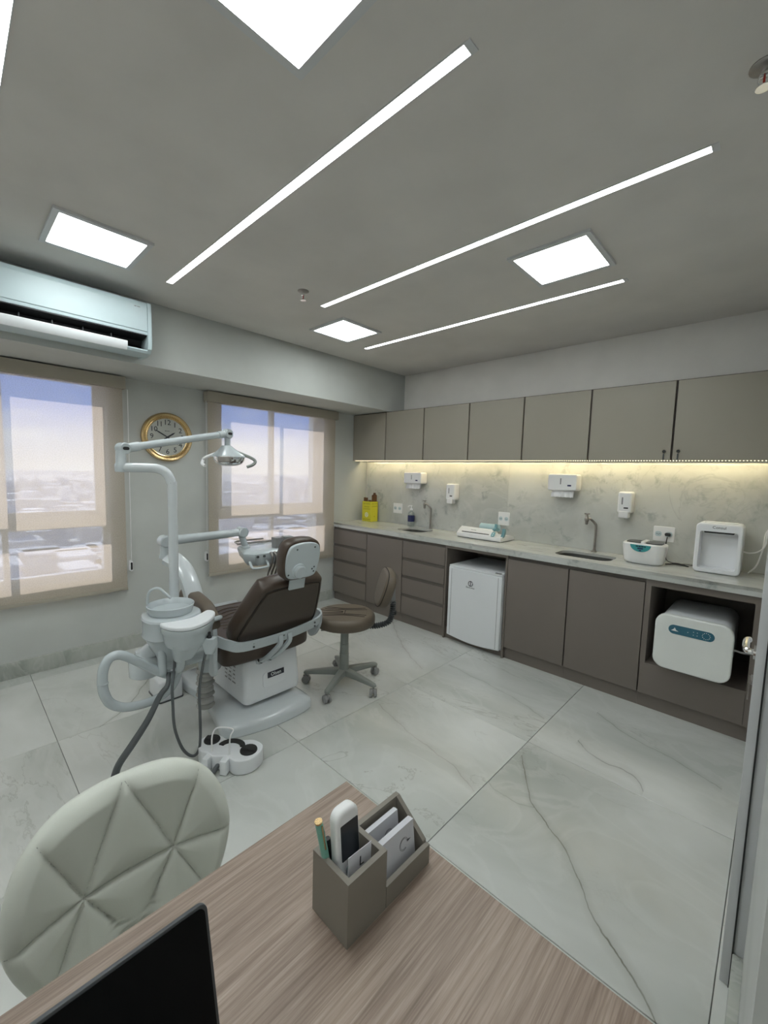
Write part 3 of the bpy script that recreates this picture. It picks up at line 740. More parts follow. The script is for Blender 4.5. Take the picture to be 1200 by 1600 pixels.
# ------------------------------------------------------------------ lower cabinets
FY, DZ0, CZT = -0.5264, 0.098, 0.8505
def lower_unit(x0, x1, label, kind):
    t = thing('base_cabinet', label, 'cabinet', ((x0+x1)/2, -0.26, 0), 0, 'lower cabinets under the counter')
    th = 0.016
    def front(xa, xb, za, zb, nm):
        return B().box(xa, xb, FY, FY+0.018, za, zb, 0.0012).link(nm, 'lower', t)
    b = B(); b.box(x0+0.0005, x1-0.0005, -0.4998, -0.482, 0.0, DZ0); b.link('toe_kick', 'lower', t)
    if kind in ('drawers', 'door'):
        b = B(); b.box(x0+0.0005, x0+0.014, FY+0.020, -0.001, DZ0, CZT); b.box(x1-0.014, x1-0.0005, FY+0.020, -0.001, DZ0, CZT)
        b.box(x0+0.014, x1-0.014, FY+0.020, -0.012, DZ0, DZ0+0.014); b.box(x0+0.014, x1-0.014, -0.012, -0.001, DZ0, CZT)
        b.link('cabinet_body', 'carcass', t)
        B().box(x0+0.0005, x1-0.0005, FY+0.012, FY+0.02, 0.824, CZT).link('top_rail', 'inside', t)
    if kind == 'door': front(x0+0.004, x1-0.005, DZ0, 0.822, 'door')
    if kind == 'drawers':
        for za, zb in ((0.658, 0.822), (0.486, 0.628), (0.302, 0.456), (DZ0, 0.272)):
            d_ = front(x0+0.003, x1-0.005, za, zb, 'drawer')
            B().box(x0+0.003, x1-0.005, FY+0.006, FY+0.019, zb, zb+0.026).link('finger_rail', 'inside', d_)
    if kind == 'fridge':
        b = B(); b.box(x0+0.0005, x0+0.0165, FY, -0.001, 0.0, CZT); b.link('side_panel', 'lower', t)
        b = B(); b.box(x1-0.0165, x1-0.0005, FY, -0.001, 0.0, CZT); b.link('side_panel', 'lower', t)
        B().box(x0+0.0165, x1-0.0165, FY, FY+0.04, 0.826, CZT).link('top_rail', 'lower', t)
        B().box(x0+0.0165, x1-0.0165, -0.012, -0.001, 0.0, CZT).link('back_panel', 'inside', t)
    if kind == 'niche':
        B().box(x0+0.0005, x0+0.030, FY, -0.001, 0.30, CZT).link('side_panel', 'lower', t)
        B().box(x1-0.030, x1-0.0005, FY, -0.001, DZ0, CZT).link('side_panel', 'lower', t)
        B().box(x0+0.030, x1-0.030, FY, FY+0.03, 0.808, CZT).link('top_rail', 'lower', t)
        B().box(x0+0.030, x1-0.030, -0.012, -0.001, 0.30, CZT).link('back_panel', 'inside', t)
        B().box(x0+0.030, x1-0.030, FY+0.001, -0.012, 0.286, 0.302).link('shelf', 'lower', t)
        B().box(x0+0.003, x1-0.032, FY, FY+0.018, DZ0, 0.300, 0.0012).link('drawer', 'lower', t)
        B().box(x0+0.0005, x1-0.0305, FY+0.020, -0.001, DZ0, 0.285).link('cabinet_body', 'carcass', t)
    return t
cab = [(0.018, 0.5665, 'taupe four drawer cabinet against the window wall', 'drawers'),
       (0.5665, 1.070, 'taupe single door base cabinet behind the stool', 'door'),
       (1.070, 1.5785, 'taupe four drawer cabinet left of the small fridge', 'drawers'),
       (1.5785, 2.179, 'open taupe bay holding the small fridge', 'fridge'),
       (2.179, 2.654, 'taupe single door base cabinet right of the small fridge', 'door'),
       (2.654, 3.133, 'taupe single door base cabinet left of the sterilizer niche', 'door'),
       (3.133, 3.690, 'taupe cabinet with open niche over one drawer, by the door', 'niche')]
for c in cab: lower_unit(*c)

# countertop: outline with two sink cut-outs
def plate_with_holes(outer, holes, z0, z1):
    cu = bpy.data.curves.new('c', 'CURVE'); cu.dimensions = '2D'; cu.fill_mode = 'BOTH'; cu.extrude = (z1-z0)/2
    for pts in [outer]+holes:
        sp_ = cu.splines.new('POLY'); sp_.points.add(len(pts)-1)
        for q, p in zip(sp_.points, pts): q.co = (p[0], p[1], 0, 1)
        sp_.use_cyclic_u = True
    ob = bpy.data.objects.new('c', cu); C.objects.link(ob); me = bpy.data.meshes.new_from_object(ob)
    bpy.data.objects.remove(ob); me.transform(Matrix.Translation((0, 0, (z0+z1)/2))); return me
ct = thing('countertop', 'pale veined stone countertop running the length of the wall', 'countertop', (1.85, -0.27, 0.852))
SK = [(0.845, 1.165, -0.405, -0.125), (2.485, 2.875, -0.425, -0.165)]
for (xa, xb), sk in (((0.002, 1.8585), SK[0]), ((1.8595, 3.738), SK[1])):
    hole = rrect(sk[1]-sk[0], sk[3]-sk[2], 0.075, 6, (sk[0]+sk[1])/2, (sk[2]+sk[3])/2)
    me = plate_with_holes([(xa, -0.5441), (min(xb, 3.70), -0.5441), (min(xb, 3.70), -0.001), (xa, -0.001)], [hole[::-1]], 0.880, 0.900)
    ap = bmesh.new(); ap.from_mesh(me); xe = min(xb, 3.70)
    for p, q in ((-0.5441, -0.520), (-0.025, -0.001)):
        ring = [[ap.verts.new((x, y, z)) for x, y in ((xa, p), (xe, p), (xe, q), (xa, q))] for z in (0.852, 0.880)]
        ap.faces.new(ring[0][::-1])
        for i in range(4): ap.faces.new([ring[0][i], ring[0][(i+1) % 4], ring[1][(i+1) % 4], ring[1][i]])
    ap.to_mesh(me); ap.free()
    me.transform(Matrix.Translation((-1.85, 0.27, -0.852))); me.materials.clear(); me.materials.append(M['slab'])
    o = bpy.data.objects.new('stone_slab', me); C.objects.link(o); o.parent = ct
bs = thing('backsplash', 'pale grey marbled stone backsplash under the wall cabinets', 'backsplash', (1.85, 0, 0.9))
for xa, xb in ((0.028, 1.8895), (1.8905, 3.738)):
    B().box(xa, xb, -0.020, -0.0005, 0.9005, UZ0-0.0005, 0.001).link('stone_slab', 'slab', bs)
def sink(sk, label):
    cx, cy = (sk[0]+sk[1])/2, (sk[2]+sk[3])/2; w0, h0 = sk[1]-sk[0], sk[3]-sk[2]
    t = thing('sink', label, 'sink', (cx, cy, 0.75), 0, 'undermount steel sinks')
    b = B(); secs = [(rrect(w0-.002, h0-.002, .074, 6, cx, cy), .8795), (rrect(w0-.004, h0-.004, .073, 6, cx, cy), .78), (rrect(w0-.03, h0-.03, .06, 6, cx, cy), .745), (rrect(w0-.1, h0-.1, .04, 6, cx, cy), .738)]
    b.loft([[(p[0], p[1], z) for p in o] for o, z in secs], True, False, True)
    b.link('basin', 'sinksteel', t)
    b = B(); b.at(frame((cx, cy, .7385), (1, 0, 0), (0, 1, 0))); b.lathe([(0.03, 0), (0.028, 0.003), (0.012, 0.001), (0, 0.001)], 20, True, False); b.link('drain', 'chrome', t)
sink(SK[0], 'steel sink in the counter left, below the first towel dispenser')
sink(SK[1], 'steel sink in the counter right, left of the ultrasonic cleaner')
def tap(x, y, label, s=1):
    t = thing('tap', label, 'tap', (x, y, 0.9), 0, 'gooseneck taps')
    b = B(); b.at(frame((x, y, 0.9), (1, 0, 0), (0, 1, 0))); b.lathe([(0.024, 0), (0.024, 0.006), (0.012, 0.010), (0.012, 0.02)], 20); b.link('flange', 'steel', t)
    b = B(); b.tube([(x, y, 0.905), (x, y, 1.09), (x-0.008, y-0.006, 1.125), (x-0.035, y-0.02, 1.155), (x-0.055, y-0.03, 1.162)], 0.0095, 12, 6); b.link('neck', 'steel', t)
    b = B(); b.at(frame((x-0.062, y-0.033, 1.118), (1, 0, 0), (0, 1, 0))); b.lathe([(0.008, -0.005), (0.012, 0), (0.012, 0.022), (0.016, 0.026), (0.016, 0.044), (0.011, 0.05), (0.009, 0.075)], 14); b.link('valve', 'steel', t)
    b = B(); b.at(Matrix()); cx, cy = x-0.062, y-0.033
    for a in (0.5, 0.5+PI/2): b.tube([(cx-0.020*math.cos(a), cy-0.020*math.sin(a), 1.198), (cx+0.020*math.cos(a), cy+0.020*math.sin(a), 1.198)], 0.005, 8)
    b.link('cross_handle', 'steel', t)
tap(1.045, -0.06, 'steel gooseneck tap by the hand gel bottle')
tap(2.672, -0.06, 'steel gooseneck tap beside the ultrasonic cleaner')

# dispensers on the backsplash
def towel(x0, x1, z0, z1, label):
    t = thing('towel_dispenser', label, 'dispenser', ((x0+x1)/2, -0.02, z0), 0, 'paper towel dispensers')
    b = B(); b.at(wallB((x0+x1)/2, (z0+z1)/2, -0.0205)); b.prism(rrect(x1-x0, z1-z0, 0.018), 0, 0.100, 0.010, 3, 0.0); cv = b.link('cover', 'white', t)
    b = B(); b.at(wallB((x0+x1)/2-0.01, (z0+z1)/2+0.008, -0.1205)); b.prism(rrect(0.009, 0.05, 0.004), 0, 0.0008); b.link('sight_slot', 'wheel', cv)
    b = B(); b.at(wallB((x0+x1)/2+0.06, (z0+z1)/2-0.025, -0.1205)); b.prism(rrect(0.03, 0.012, 0.002), 0, 0.0008); b.link('maker_plate', 'navy', cv)
    for k in range(2):
        b = B(); rows = []
        for q in range(4):
            z = z0+0.006-q*0.018
            rows.append([b.v((x0+0.03+(x1-x0-0.06)*s/20, -0.072-0.02*k-0.008*math.sin(s*1.3+k*2)*(q/3)-0.004*q, z-0.007*abs(math.sin(s*0.9+k))*(q == 3))) for s in range(21)])
        for r0, r1 in zip(rows, rows[1:]):
            for s in range(20): b.face([r0[s], r0[s+1], r1[s+1], r1[s]])
        b.link('paper_towel', 'tissue', t)
towel(0.702, 0.945, 1.370, 1.492, 'white paper towel dispenser above the left sink')
towel(2.290, 2.525, 1.372, 1.507, 'white paper towel dispenser above the right sink, larger looking')
def soap(x0, x1, label):
    z0, z1 = 1.188, 1.385
    t = thing('soap_dispenser', label, 'dispenser', ((x0+x1)/2, -0.02, z0), 0, 'white soap dispensers')
    cx = (x0+x1)/2
    b = B(); b.at(wallB(cx, (z0+z1)/2+0.018, -0.0205)); b.prism(rrect(x1-x0, z1-z0-0.036, 0.016), 0, 0.082, 0.012, 3, 0.0); cv = b.link('cover', 'white', t)
    b = B(); b.at(wallB(cx-0.002, z0+0.026, -0.05)); b.prism(rrect(0.066, 0.052, 0.008), 0, 0.058, 0.006, 3, 0.0); b.link('push_bar', 'white', t)
    b = B(); b.at(wallB(cx-0.015, (z0+z1)/2+0.03, -0.1025)); b.prism(rrect(0.009, 0.055, 0.004), 0, 0.0008); b.link('sight_slot', 'wheel', cv)
    b = B(); b.at(wallB(cx+0.012, (z0+z1)/2-0.022, -0.1025)); b.prism(rrect(0.03, 0.010, 0.002), 0, 0.0008); b.link('maker_plate', 'black', cv)
    b = B(); b.tube([(cx, -0.06, z0+0.004), (cx, -0.06, z0-0.010)], 0.004, 8); b.link('nozzle', 'clear', t)
soap(1.255, 1.358, 'white soap dispenser between left sink and document sealer')
soap(2.822, 2.916, 'white soap dispenser above the ultrasonic cleaner')
def outlet(x0, x1, z0, z1, label, n=2, plug=False):
    t = thing('outlet', label, 'outlet', ((x0+x1)/2, -0.02, z0), 0, 'white wall outlets')
    b = B(); b.at(wallB((x0+x1)/2, (z0+z1)/2, -0.0205)); b.prism(rrect(x1-x0, z1-z0, 0.006), 0, 0.009, 0.003, 2, 0.0); pl = b.link('plate', 'white', t)
    for k in range(n):
        cx = x0+(x1-x0)*(k+0.5)/n
        b = B(); b.at(wallB(cx, (z0+z1)/2, -0.0296)); b.prism(rrect((x1-x0)/n*0.62, 0.036, 0.014), 0, 0.0012); sk_ = b.link('socket', 'ac', t)
        b = B()
        for dx, dz in ((-0.009, 0), (0.009, 0), (0, -0.003)):
            b.at(wallB(cx+dx, (z0+z1)/2+dz, -0.0308)); b.cyl(0.0028, 0, 0.0008, 8)
        b.link('pin_holes', 'black', sk_)
outlet(0.480, 0.612, 1.022, 1.136, 'white wall outlet between the sharps box and the gel bottle')
outlet(1.808, 1.920, 1.022, 1.145, 'white double wall outlet right above the sealing machine')
outlet(3.055, 3.185, 1.038, 1.146, 'white wall outlet with a black plug behind the ultrasonic cleaner')

# sharps box
t = thing('sharps_box', 'yellow cardboard sharps disposal box with brown flaps in the counter corner', 'box', (0.20, -0.12, 0.9))
fx = frame((0.235, -0.150, 0.9), (1, 0.0, 0), (0, 1, 0))
x0, x1, y0, y1, zt = 0.095, 0.245, -0.155, -0.045, 1.135
b = B(); b.box(x0, x1, y0, y1, 0.9005, zt, 0.001); bx = b.link('carton', 'yellow', t)
b = B(); b.box(x0+.012, x1-.07, y0+.01, y0+.013, zt, zt+0.045); b.box(x1-.065, x1-.012, y0+.012, y0+.016, zt, zt+0.02); b.link('flap', 'cardboard', t)
b = B(); b.at(frame((x1-.012, y0+.02, zt), (0, 1, 0), (0, 0, 1))); b.prism([(0, 0), (0.082, 0), (0.082, 0.075), (0.062, 0.085), (0.058, 0.105), (0.025, 0.105), (0.022, 0.085), (0, 0.075)], -0.003, 0); b.link('flap', 'cardboard', t)
text('printed_words', '', 0.021, wallB((x0+x1)/2, 1.0, y0-0.0004), 'olive', bx, 0.0002, items=[('DESCARTEX', 0, 0.108), ('PERFURO', 0, 0.072), ('CORTANTE', 0, 0.046), ('INFECTANTE', 0, -0.078)])
text('printed_words', '', 0.021, frame((x1+0.0004, (y0+y1)/2, 1.0), (0, 1, 0), (0, 0, 1)), 'olive', bx, 0.0002, items=[('DESCARTE', 0, 0.11), ('CUIDADO', 0, 0.08), ('7 L', 0.0, -0.04)])
b = B(); b.at(wallB((x0+x1)/2, 0.978, y0-0.0004)); b.lathe([(0.020, 0), (0.028, 0), (0.028, 0.0004), (0.020, 0.0004)], 24, False, False); b.cyl(0.007, 0, 0.0004, 12)
for a in (90, 210, 330):
    b.at(wallB((x0+x1)/2, 0.978, y0-0.0004) @ Matrix.Rotation(math.radians(a), 4, 'Z')); b.lathe([(0.003, 0), (0.003, 0.0003)], 6); b.box(0.004, 0.018, -0.004, 0.004, 0, 0.0004)
b.link('hazard_mark', 'whiteprint', bx)

# gel bottle
t = thing('gel_bottle', 'clear pump bottle with a navy blue label behind the left sink', 'bottle', (0.79, -0.075, 0.9))
fb = frame((0.79, -0.075, 0.9), (1, 0, 0), (0, 1, 0))
b = B(); b.at(fb); b.lathe([(0.034, 0.0005), (0.038, 0.004), (0.038, 0.135), (0.033, 0.152), (0.014, 0.168), (0.012, 0.178)], 24, True, True); b.link('bottle_body', 'clear', t)
b = B(); b.at(fb); b.lathe([(0.0384, 0.055), (0.0384, 0.120)], 24, False, False); b.link('label_band', 'navy', t)
b = B(); b.at(fb); b.lathe([(0.014, 0.178), (0.014, 0.196), (0.005, 0.198), (0.005, 0.226)], 14); b.at(Matrix()); b.tube([(0.80, -0.075, 1.128), (0.765, -0.087, 1.124), (0.755, -0.09, 1.112)], 0.005, 8, 3); b.link('pump', 'white', t)

# sealing machine
t = thing('sealing_machine', 'long white pouch sealing machine with grey teal roll and lever', 'machine', (1.75, -0.17, 0.9))
sec = [(-0.295, 0.906), (-0.300, 0.916), (-0.297, 0.940), (-0.255, 0.992), (-0.235, 1.000), (-0.20, 0.995), (-0.175, 0.955), (-0.06, 0.940), (-0.045, 0.93), (-0.045, 0.906)]
b = B(); b.loft([[(x, p, q if q < 0.95 or s == 1 else 0.95+(q-0.95)*s) for p, q in sec] for x, s in ((1.535, 0.6), (1.55, 1), (1.885, 1), (1.90, 0.3), (1.985, 0.0))]); b.link('housing', 'white', t, sharp=25)
B().box(1.545, 1.975, -0.290, -0.06, 0.9005, 0.907).link('base_foot', 'darkgrey', t)
b = B(); b.at(frame((1.74, -0.285, 0.957), (1, 0, 0), (0, 0.65, 0.76))); b.box(-0.155, 0.125, -0.004, 0.003, 0, 0.0018); b.link('sealing_slot', 'black', t)
bars('maker_mark', [(-0.02, 0, 0.010, 0.002), (0.008, 0, 0.015, 0.002)], frame((1.70, -0.2655, 0.979), (1, 0, 0), (0, 0.65, 0.76)), 'wheel', t)
b = B(); b.at(frame((1.70, -0.115, 1.0), (0, 1, 0), (0, 0, 1))); b.cyl(0.034, -0.02, 0.17, 24, 0.006); b.link('pouch_roll', 'lightblue', t)
b = B(); b.at(frame((1.885, -0.20, 0.985), (0, 1, 0), (0, 0, 1))); b.prism([(-0.05, 0), (0.05, 0), (0.045, 0.02), (0.010, 0.03), (0.004, 0.062), (-0.006, 0.062), (-0.012, 0.03), (-0.045, 0.02)], -0.012, 0.012, 0.003); b.link('slide_cutter', 'tealgrey', t)
b = B(); b.at(frame((1.905, -0.283, 0.962), (1, 0, 0), (0, 0.65, 0.76))); b.prism(rrect(0.036, 0.05, 0.012), 0, 0.004, 0.001); kp = b.link('control_pad', 'tealgrey', t)
b = B()
for dz in (-0.012, 0.008): b.at(frame((1.905, -0.283, 0.962), (1, 0, 0), (0, 0.65, 0.76))); b.prism(circ(0.007, 14, 0, dz), 0.004, 0.006)
b.link('button', 'lightblue', kp)
b = B(); b.tube([(1.955, -0.245, 0.925), (1.975, -0.242, 0.945), (1.985, -0.24, 0.99), (1.982, -0.235, 1.015)], 0.016, 10, 4, sec=[(-0.02, -0.012), (0.02, -0.012), (0.02, 0.012), (-0.02, 0.012)]); b.link('lever', 'tealgrey', t)

# ultrasonic cleaner
t = thing('ultrasonic_cleaner', 'white ultrasonic cleaner with teal control sticker and grey lid', 'machine', (3.055, -0.25, 0.9))
cx, cy = 3.055, -0.255
b = B(); b.taper([(rrect(0.215, 0.13, 0.05, 6, cx, cy), 0.903), (rrect(0.235, 0.15, 0.055, 6, cx, cy), 0.915), (rrect(0.262, 0.168, 0.06, 6, cx, cy), 1.02), (rrect(0.262, 0.168, 0.06, 6, cx, cy), 1.035), (rrect(0.25, 0.156, 0.055, 6, cx, cy), 1.043)]); b.link('housing', 'white', t)
B().prism(rrect(0.19, 0.11, 0.04, 5, cx, cy), 0.9005, 0.905).link('foot', 'darkgrey', t)
for s in (-1, 1):
    b = B(); b.prism(rrect(0.098, 0.125, 0.035, 5, cx+s*0.058, cy), 1.040, 1.050, 0.004, 3, 0.0); b.link('lid', 'darkgrey', t)
b = B(); b.prism(rrect(0.026, 0.14, 0.006, 3, cx, cy), 1.040, 1.058, 0.004, 3, 0.0); b.link('lid_bridge', 'white', t)
hp = [(0.062*math.cos(a), 0.048*math.sin(a)) for a in [PI+PI*k/16 for k in range(17)]]
b = B(); b.at(frame((cx-0.01, cy-0.0868, 1.034), (1, 0, 0), (0, -0.06, 1))); b.prism(hp, -0.001, 0.0012); st_ = b.link('control_sticker', 'teal', t)
bars('sticker_print', [(-0.020, 0, 0.007, 0.0035), (-0.004, 0, 0.006, 0.0035), (0.012, 0, 0.007, 0.0035), (0.027, 0, 0.005, 0.0035)], frame((cx-0.01, cy-0.0886, 1.0245), (1, 0, 0), (0, -0.06, 1)), 'ink', st_)
b = B(); b.at(frame((cx-0.01, cy-0.0878, 1.010), (1, 0, 0), (0, -0.06, 1))); b.prism(rrect(0.034, 0.009, 0.003), 0, 0.001); b.prism([(-0.009, -0.018), (0.010, -0.018), (0.0, -0.008)], 0, 0.001); b.link('display', 'navy', st_)
b = B(); b.tube([(3.175, -0.20, 0.906), (3.22, -0.14, 0.905), (3.27, -0.16, 0.905), (3.30, -0.18, 0.906), (3.24, -0.13, 0.910), (3.19, -0.10, 0.905), (3.15, -0.05, 0.92), (3.14, -0.045, 1.0), (3.147, -0.052, 1.075)], 0.0035, 8, 6)
b.at(frame((3.147, -0.031, 1.088), (1, 0, 0), (0, 0, 1))); b.prism([(-0.014, -0.006), (0.014, -0.006), (0.018, 0.008), (0.012, 0.016), (-0.012, 0.016), (-0.018, 0.008)], 0, 0.026, 0.004)
tag(b.link('power_cord', 'black'), 'black power cord with plug running from outlet behind the ultrasonic cleaner', 'cord')
b = B(); b.tube([(3.20, -0.13, 0.9045), (3.26, -0.10, 0.9045), (3.32, -0.085, 0.9045), (3.36, -0.08, 0.9045)], 0.003, 8, 5); tag(b.link('thin_cord', 'black'), 'thin black cord lying between the ultrasonic cleaner and the water purifier', 'cord')

# water purifier
t = thing('water_purifier', 'white water purifier with a tall recess at the counter end', 'water purifier', (3.45, -0.17, 0.9))
xa, xb, yf, yb, za, zb = 3.334, 3.566, -0.285, -0.075, 0.903, 1.215
b = B()
b.at(wallB((xa+xb)/2, (za+zb)/2, 0))
# outer tube shell with recess at the front
outer = rrect(xb-xa, zb-za, 0.022, 5); inner = rrect(xb-xa-0.044, zb-za-0.075, 0.012, 5, 0, -0.012)
b.loft([[(p[0], p[1], -yb) for p in inset(outer, 0.006)], [(p[0], p[1], -yb+0.006) for p in outer], [(p[0], p[1], -yf-0.006) for p in outer], [(p[0], p[1], -yf) for p in inset(outer, 0.006)],
        [(p[0], p[1], -yf) for p in inner], [(p[0], p[1], -yf-0.075) for p in inset(inner, 0.004)]])
b.link('housing', 'bright', t, sharp=30)
b = B(); b.at(wallB(3.45, 1.163, -0.245)); b.prism(rrect(0.15, 0.016, 0.007), 0, 0.036, 0.003); b.link('spout_bar', 'black', t)
text('maker_name', 'Consul', 0.024, wallB(3.45, 1.192, yf-0.0006), 'ink', t, 0.0004)
b = B(); b.prism(rrect(0.20, 0.17, 0.02, 4, 3.45, -0.18), 0.9005, 0.9035); b.link('foot', 'darkgrey', t)
b = B(); b.prism(rrect(0.17, 0.10, 0.02, 4, 3.45, -0.16), zb-0.001, zb+0.004, 0.002, 2, 0.0); b.link('top_panel', 'enamel', t)
b = B()
b.tube([(3.566, -0.12, 1.04), (3.60, -0.11, 1.035), (3.64, -0.09, 1.05), (3.665, -0.07, 1.09), (3.67, -0.05, 1.18)], 0.0045, 8, 6)
b.tube([(3.60, -0.10, 0.905), (3.635, -0.09, 0.96), (3.655, -0.06, 1.06), (3.66, -0.03, 1.15), (3.672, -0.028, 1.185)], 0.0045, 8, 6)
tag(b.link('water_hose', 'white'), 'pair of thin white hoses beside the water purifier', 'hose')

# ------------------------------------------------------------------ fridge
t = thing('small_fridge', 'white compact fridge standing in the counter bay', 'fridge', (1.90, -0.3, 0))
xa, xb = 1.645, 2.155
B().box(xa+0.004, xb-0.004, -0.505, -0.03, 0.045, 0.664, 0.006).link('fridge_body', 'enamel', t)
b = B(); b.at(wallB((xa+xb)/2, 0, 0)); hw = (xb-xa)/2
dp = [(-hw, 0.062)]+[(-hw+2*hw*k/10, 0.062-0.022*math.sin(PI*k/10)) for k in range(1, 10)]+[(hw, 0.062), (hw, 0.672), (-hw, 0.672)]
b.prism(dp, 0.508, 0.560, 0.008, 3, 0.0); dd = b.link('door', 'enamel', t)
b = B(); b.box(xa+0.002, xb-0.002, -0.556, -0.02, 0.674, 0.692, 0.006); b.link('top_cover', 'enamel', t)
for xc in (xa+0.03, xb-0.033): B().box(xc, xc+0.003, -0.5612, -0.560, 0.07, 0.66).link('panel_crease', 'wheel', dd)
b = B(); b.box(xb-0.06, xb-0.01, -0.562, -0.545, 0.692, 0.700, 0.002); b.link('hinge', 'wheel', t)
for x in (xa+0.03, xb-0.03):
    b = B(); b.at(frame((x, -0.47, 0), (1, 0, 0), (0, 1, 0))); b.cyl(0.018, 0.0005, 0.046, 12); b.link('foot', 'rubber', t)
    b = B(); b.at(frame((x, -0.10, 0), (1, 0, 0), (0, 1, 0))); b.cyl(0.018, 0.0005, 0.046, 12); b.link('foot', 'rubber', t)
text('maker_name', 'Electrolux', 0.020, wallB(1.868, 0.527, -0.5606), 'ink', dd, 0.0004)
b = B(); b.at(wallB(1.870, 0.561, -0.5604))
for r0_, a0_, a1_ in ((0.021, 0.6, 3.6), (0.021, 3.75, 6.7)):
    ps = [(r0_*math.cos(a0_+(a1_-a0_)*k/10), r0_*math.sin(a0_+(a1_-a0_)*k/10), 0.0004) for k in range(11)]; b.tube(ps, 0.003, 5)
b.box(-0.003, 0.003, -0.018, 0.018, 0, 0.001); b.link('emblem', 'ink', dd)

# ------------------------------------------------------------------ sterilizer (autoclave)
t = thing('autoclave', 'white autoclave with a blue control strip in the cabinet niche', 'autoclave', (3.40, -0.35, 0.302))
xa, xb, za, zb = 3.212, 3.590, 0.330, 0.668
b = B(); b.at(wallB((xa+xb)/2, (za+zb)/2, 0)); o_ = rrect(xb-xa-0.02, zb-za-0.02, 0.06, 7); b.prism(o_, 0.06, 0.555, 0.004, 2, 0.02); b.link('housing', 'wheel' if False else 'enamel', t)
b = B(); b.at(wallB((xa+xb)/2, (za+zb)/2, 0)); o_ = rrect(xb-xa, zb-za, 0.062, 7); b.prism(o_, 0.562, 0.600, 0.008, 3, 0.004); dd = b.link('door', mat('pearl_white_plastic', (0.80, 0.82, 0.79), 0.3), t)
b = B(); b.at(wallB((xa+xb)/2, (za+zb)/2, 0)); b.prism(rrect(xb-xa-0.03, zb-za-0.03, 0.055, 7), 0.555, 0.562); b.link('gasket_and_gap_shade', 'darkgrey', t)
b = B(); b.at(wallB(3.394, 0.585, -0.6005)); b.prism(rrect(0.222, 0.055, 0.0274, 8), 0, 0.001); cp = b.link('control_strip', 'bluepanel', dd)
b = B(); b.at(wallB(3.394, 0.585, -0.6017))
for k in range(12):
    a = k*PI/6; b.prism(circ(0.0021, 6, 0.072+0.018*math.cos(a), 0.018*math.sin(a)), 0, 0.0004)
for dx, dz in ((-0.015, 0), (0.012, 0.009), (0.012, -0.009), (0.03, 0.009), (0.03, -0.009)): b.prism(circ(0.002, 6, dx, dz), 0, 0.0004)
b.prism([(-0.098, -0.009), (-0.060, -0.009), (-0.066, -0.005), (-0.072, -0.003), (-0.076, 0.006), (-0.081, 0.012), (-0.084, 0.004), (-0.092, -0.004)], 0, 0.0004)
b.link('panel_icons', 'whiteprint', cp)
for x in (3.26, 3.54):
    for y in (-0.50, -0.12):
        b = B(); b.at(frame((x, y, 0.302), (1, 0, 0), (0, 1, 0))); b.cyl(0.016, 0.0005, 0.031, 12); b.link('foot', 'rubber', t)
b = B(); b.tube([(3.575, -0.45, 0.50), (3.62, -0.44, 0.49), (3.655, -0.40, 0.48)], 0.006, 8, 4); tag(b.link('white_cable', 'white'), 'white cable from the autoclave to the niche side', 'cable')

# ------------------------------------------------------------------ dental chair
dc = thing('dental_chair', 'brown upholstered dental chair on a white base, backrest raised', 'dental chair', (1.3, -2.31, 0))
bo = smooth_closed([(0.80, -2.52), (0.80, -2.12), (0.95, -2.06), (1.30, -2.06), (1.62, -2.055), (1.70, -2.10), (1.715, -2.31), (1.67, -2.53), (1.60, -2.605), (1.42, -2.575), (1.20, -2.54), (0.95, -2.56)], 5)
b = B(); b.taper([(inset(bo, 0.004), 0.0005), (bo, 0.006), (bo, 0.045), (inset(bo, 0.006), 0.058), (inset(bo, 0.035), 0.075), (inset(bo, 0.07), 0.082)]); bp_ = b.link('base_plate', 'white2', dc)
text('base_print', '', 0.016, frame((1.655, -2.29, 0.0735), (0, 1, 0.0), (-0.95, 0, 0.3)), 'ink', bp_, 0.0004, items=[('Olsen', -0.03, 0.004)])
b = B(); b.loft([[(x, y, z) for x, y in rrect(xb-xa, wd*2, 0.035, 4, (xa+xb)/2, -2.272)] for z, xa, xb, wd in ((0.100, 1.02, 1.565, 0.170), (0.112, 1.0, 1.585, 0.185), (0.14, 1.0, 1.590, 0.190), (0.385, 1.02, 1.565, 0.183))]); bd_ = b.link('pedestal', 'enamel', dc, sharp=40)
B().box(1.04, 1.50, -2.43, -2.11, 0.08, 0.102).link('pedestal_gap_shade', 'black', dc)  # black block standing in for the shade in the opening below the pedestal
b = B(); b.at(frame((1.583, -2.272, 0.225), (0, 1, 0), (-0.07, 0, 1))); o_ = rrect(0.15, 0.09, 0.02); b.prism(o_, 0.0, 0.004, 0.002, 2, 0); b.link('rear_panel', 'enamel', bd_)
b = B(); b.at(frame((1.588, -2.262, 0.252), (0, 1, 0), (-0.07, 0, 1))); b.prism(rrect(0.112, 0.034, 0.002), 0.0, 0.0012); b.link('name_plate', 'ink', bd_)
text('maker_name', 'Olsen', 0.030, frame((1.5900, -2.262, 0.252), (0, 1, 0), (-0.07, 0, 1)), 'whiteprint', bd_, 0.0004)
its = []
for r in range(6):
    for k in range(3): its.append((-0.05+0.05*k, 0.07-0.024*r, random.uniform(0.010, 0.021), 0.004 if r % 2 else 0.0025))
bars('printed_notice', its, frame((1.40, -2.4595, 0.26), (1, 0, 0), (0, 0.03, 1)), 'wheel', bd_)
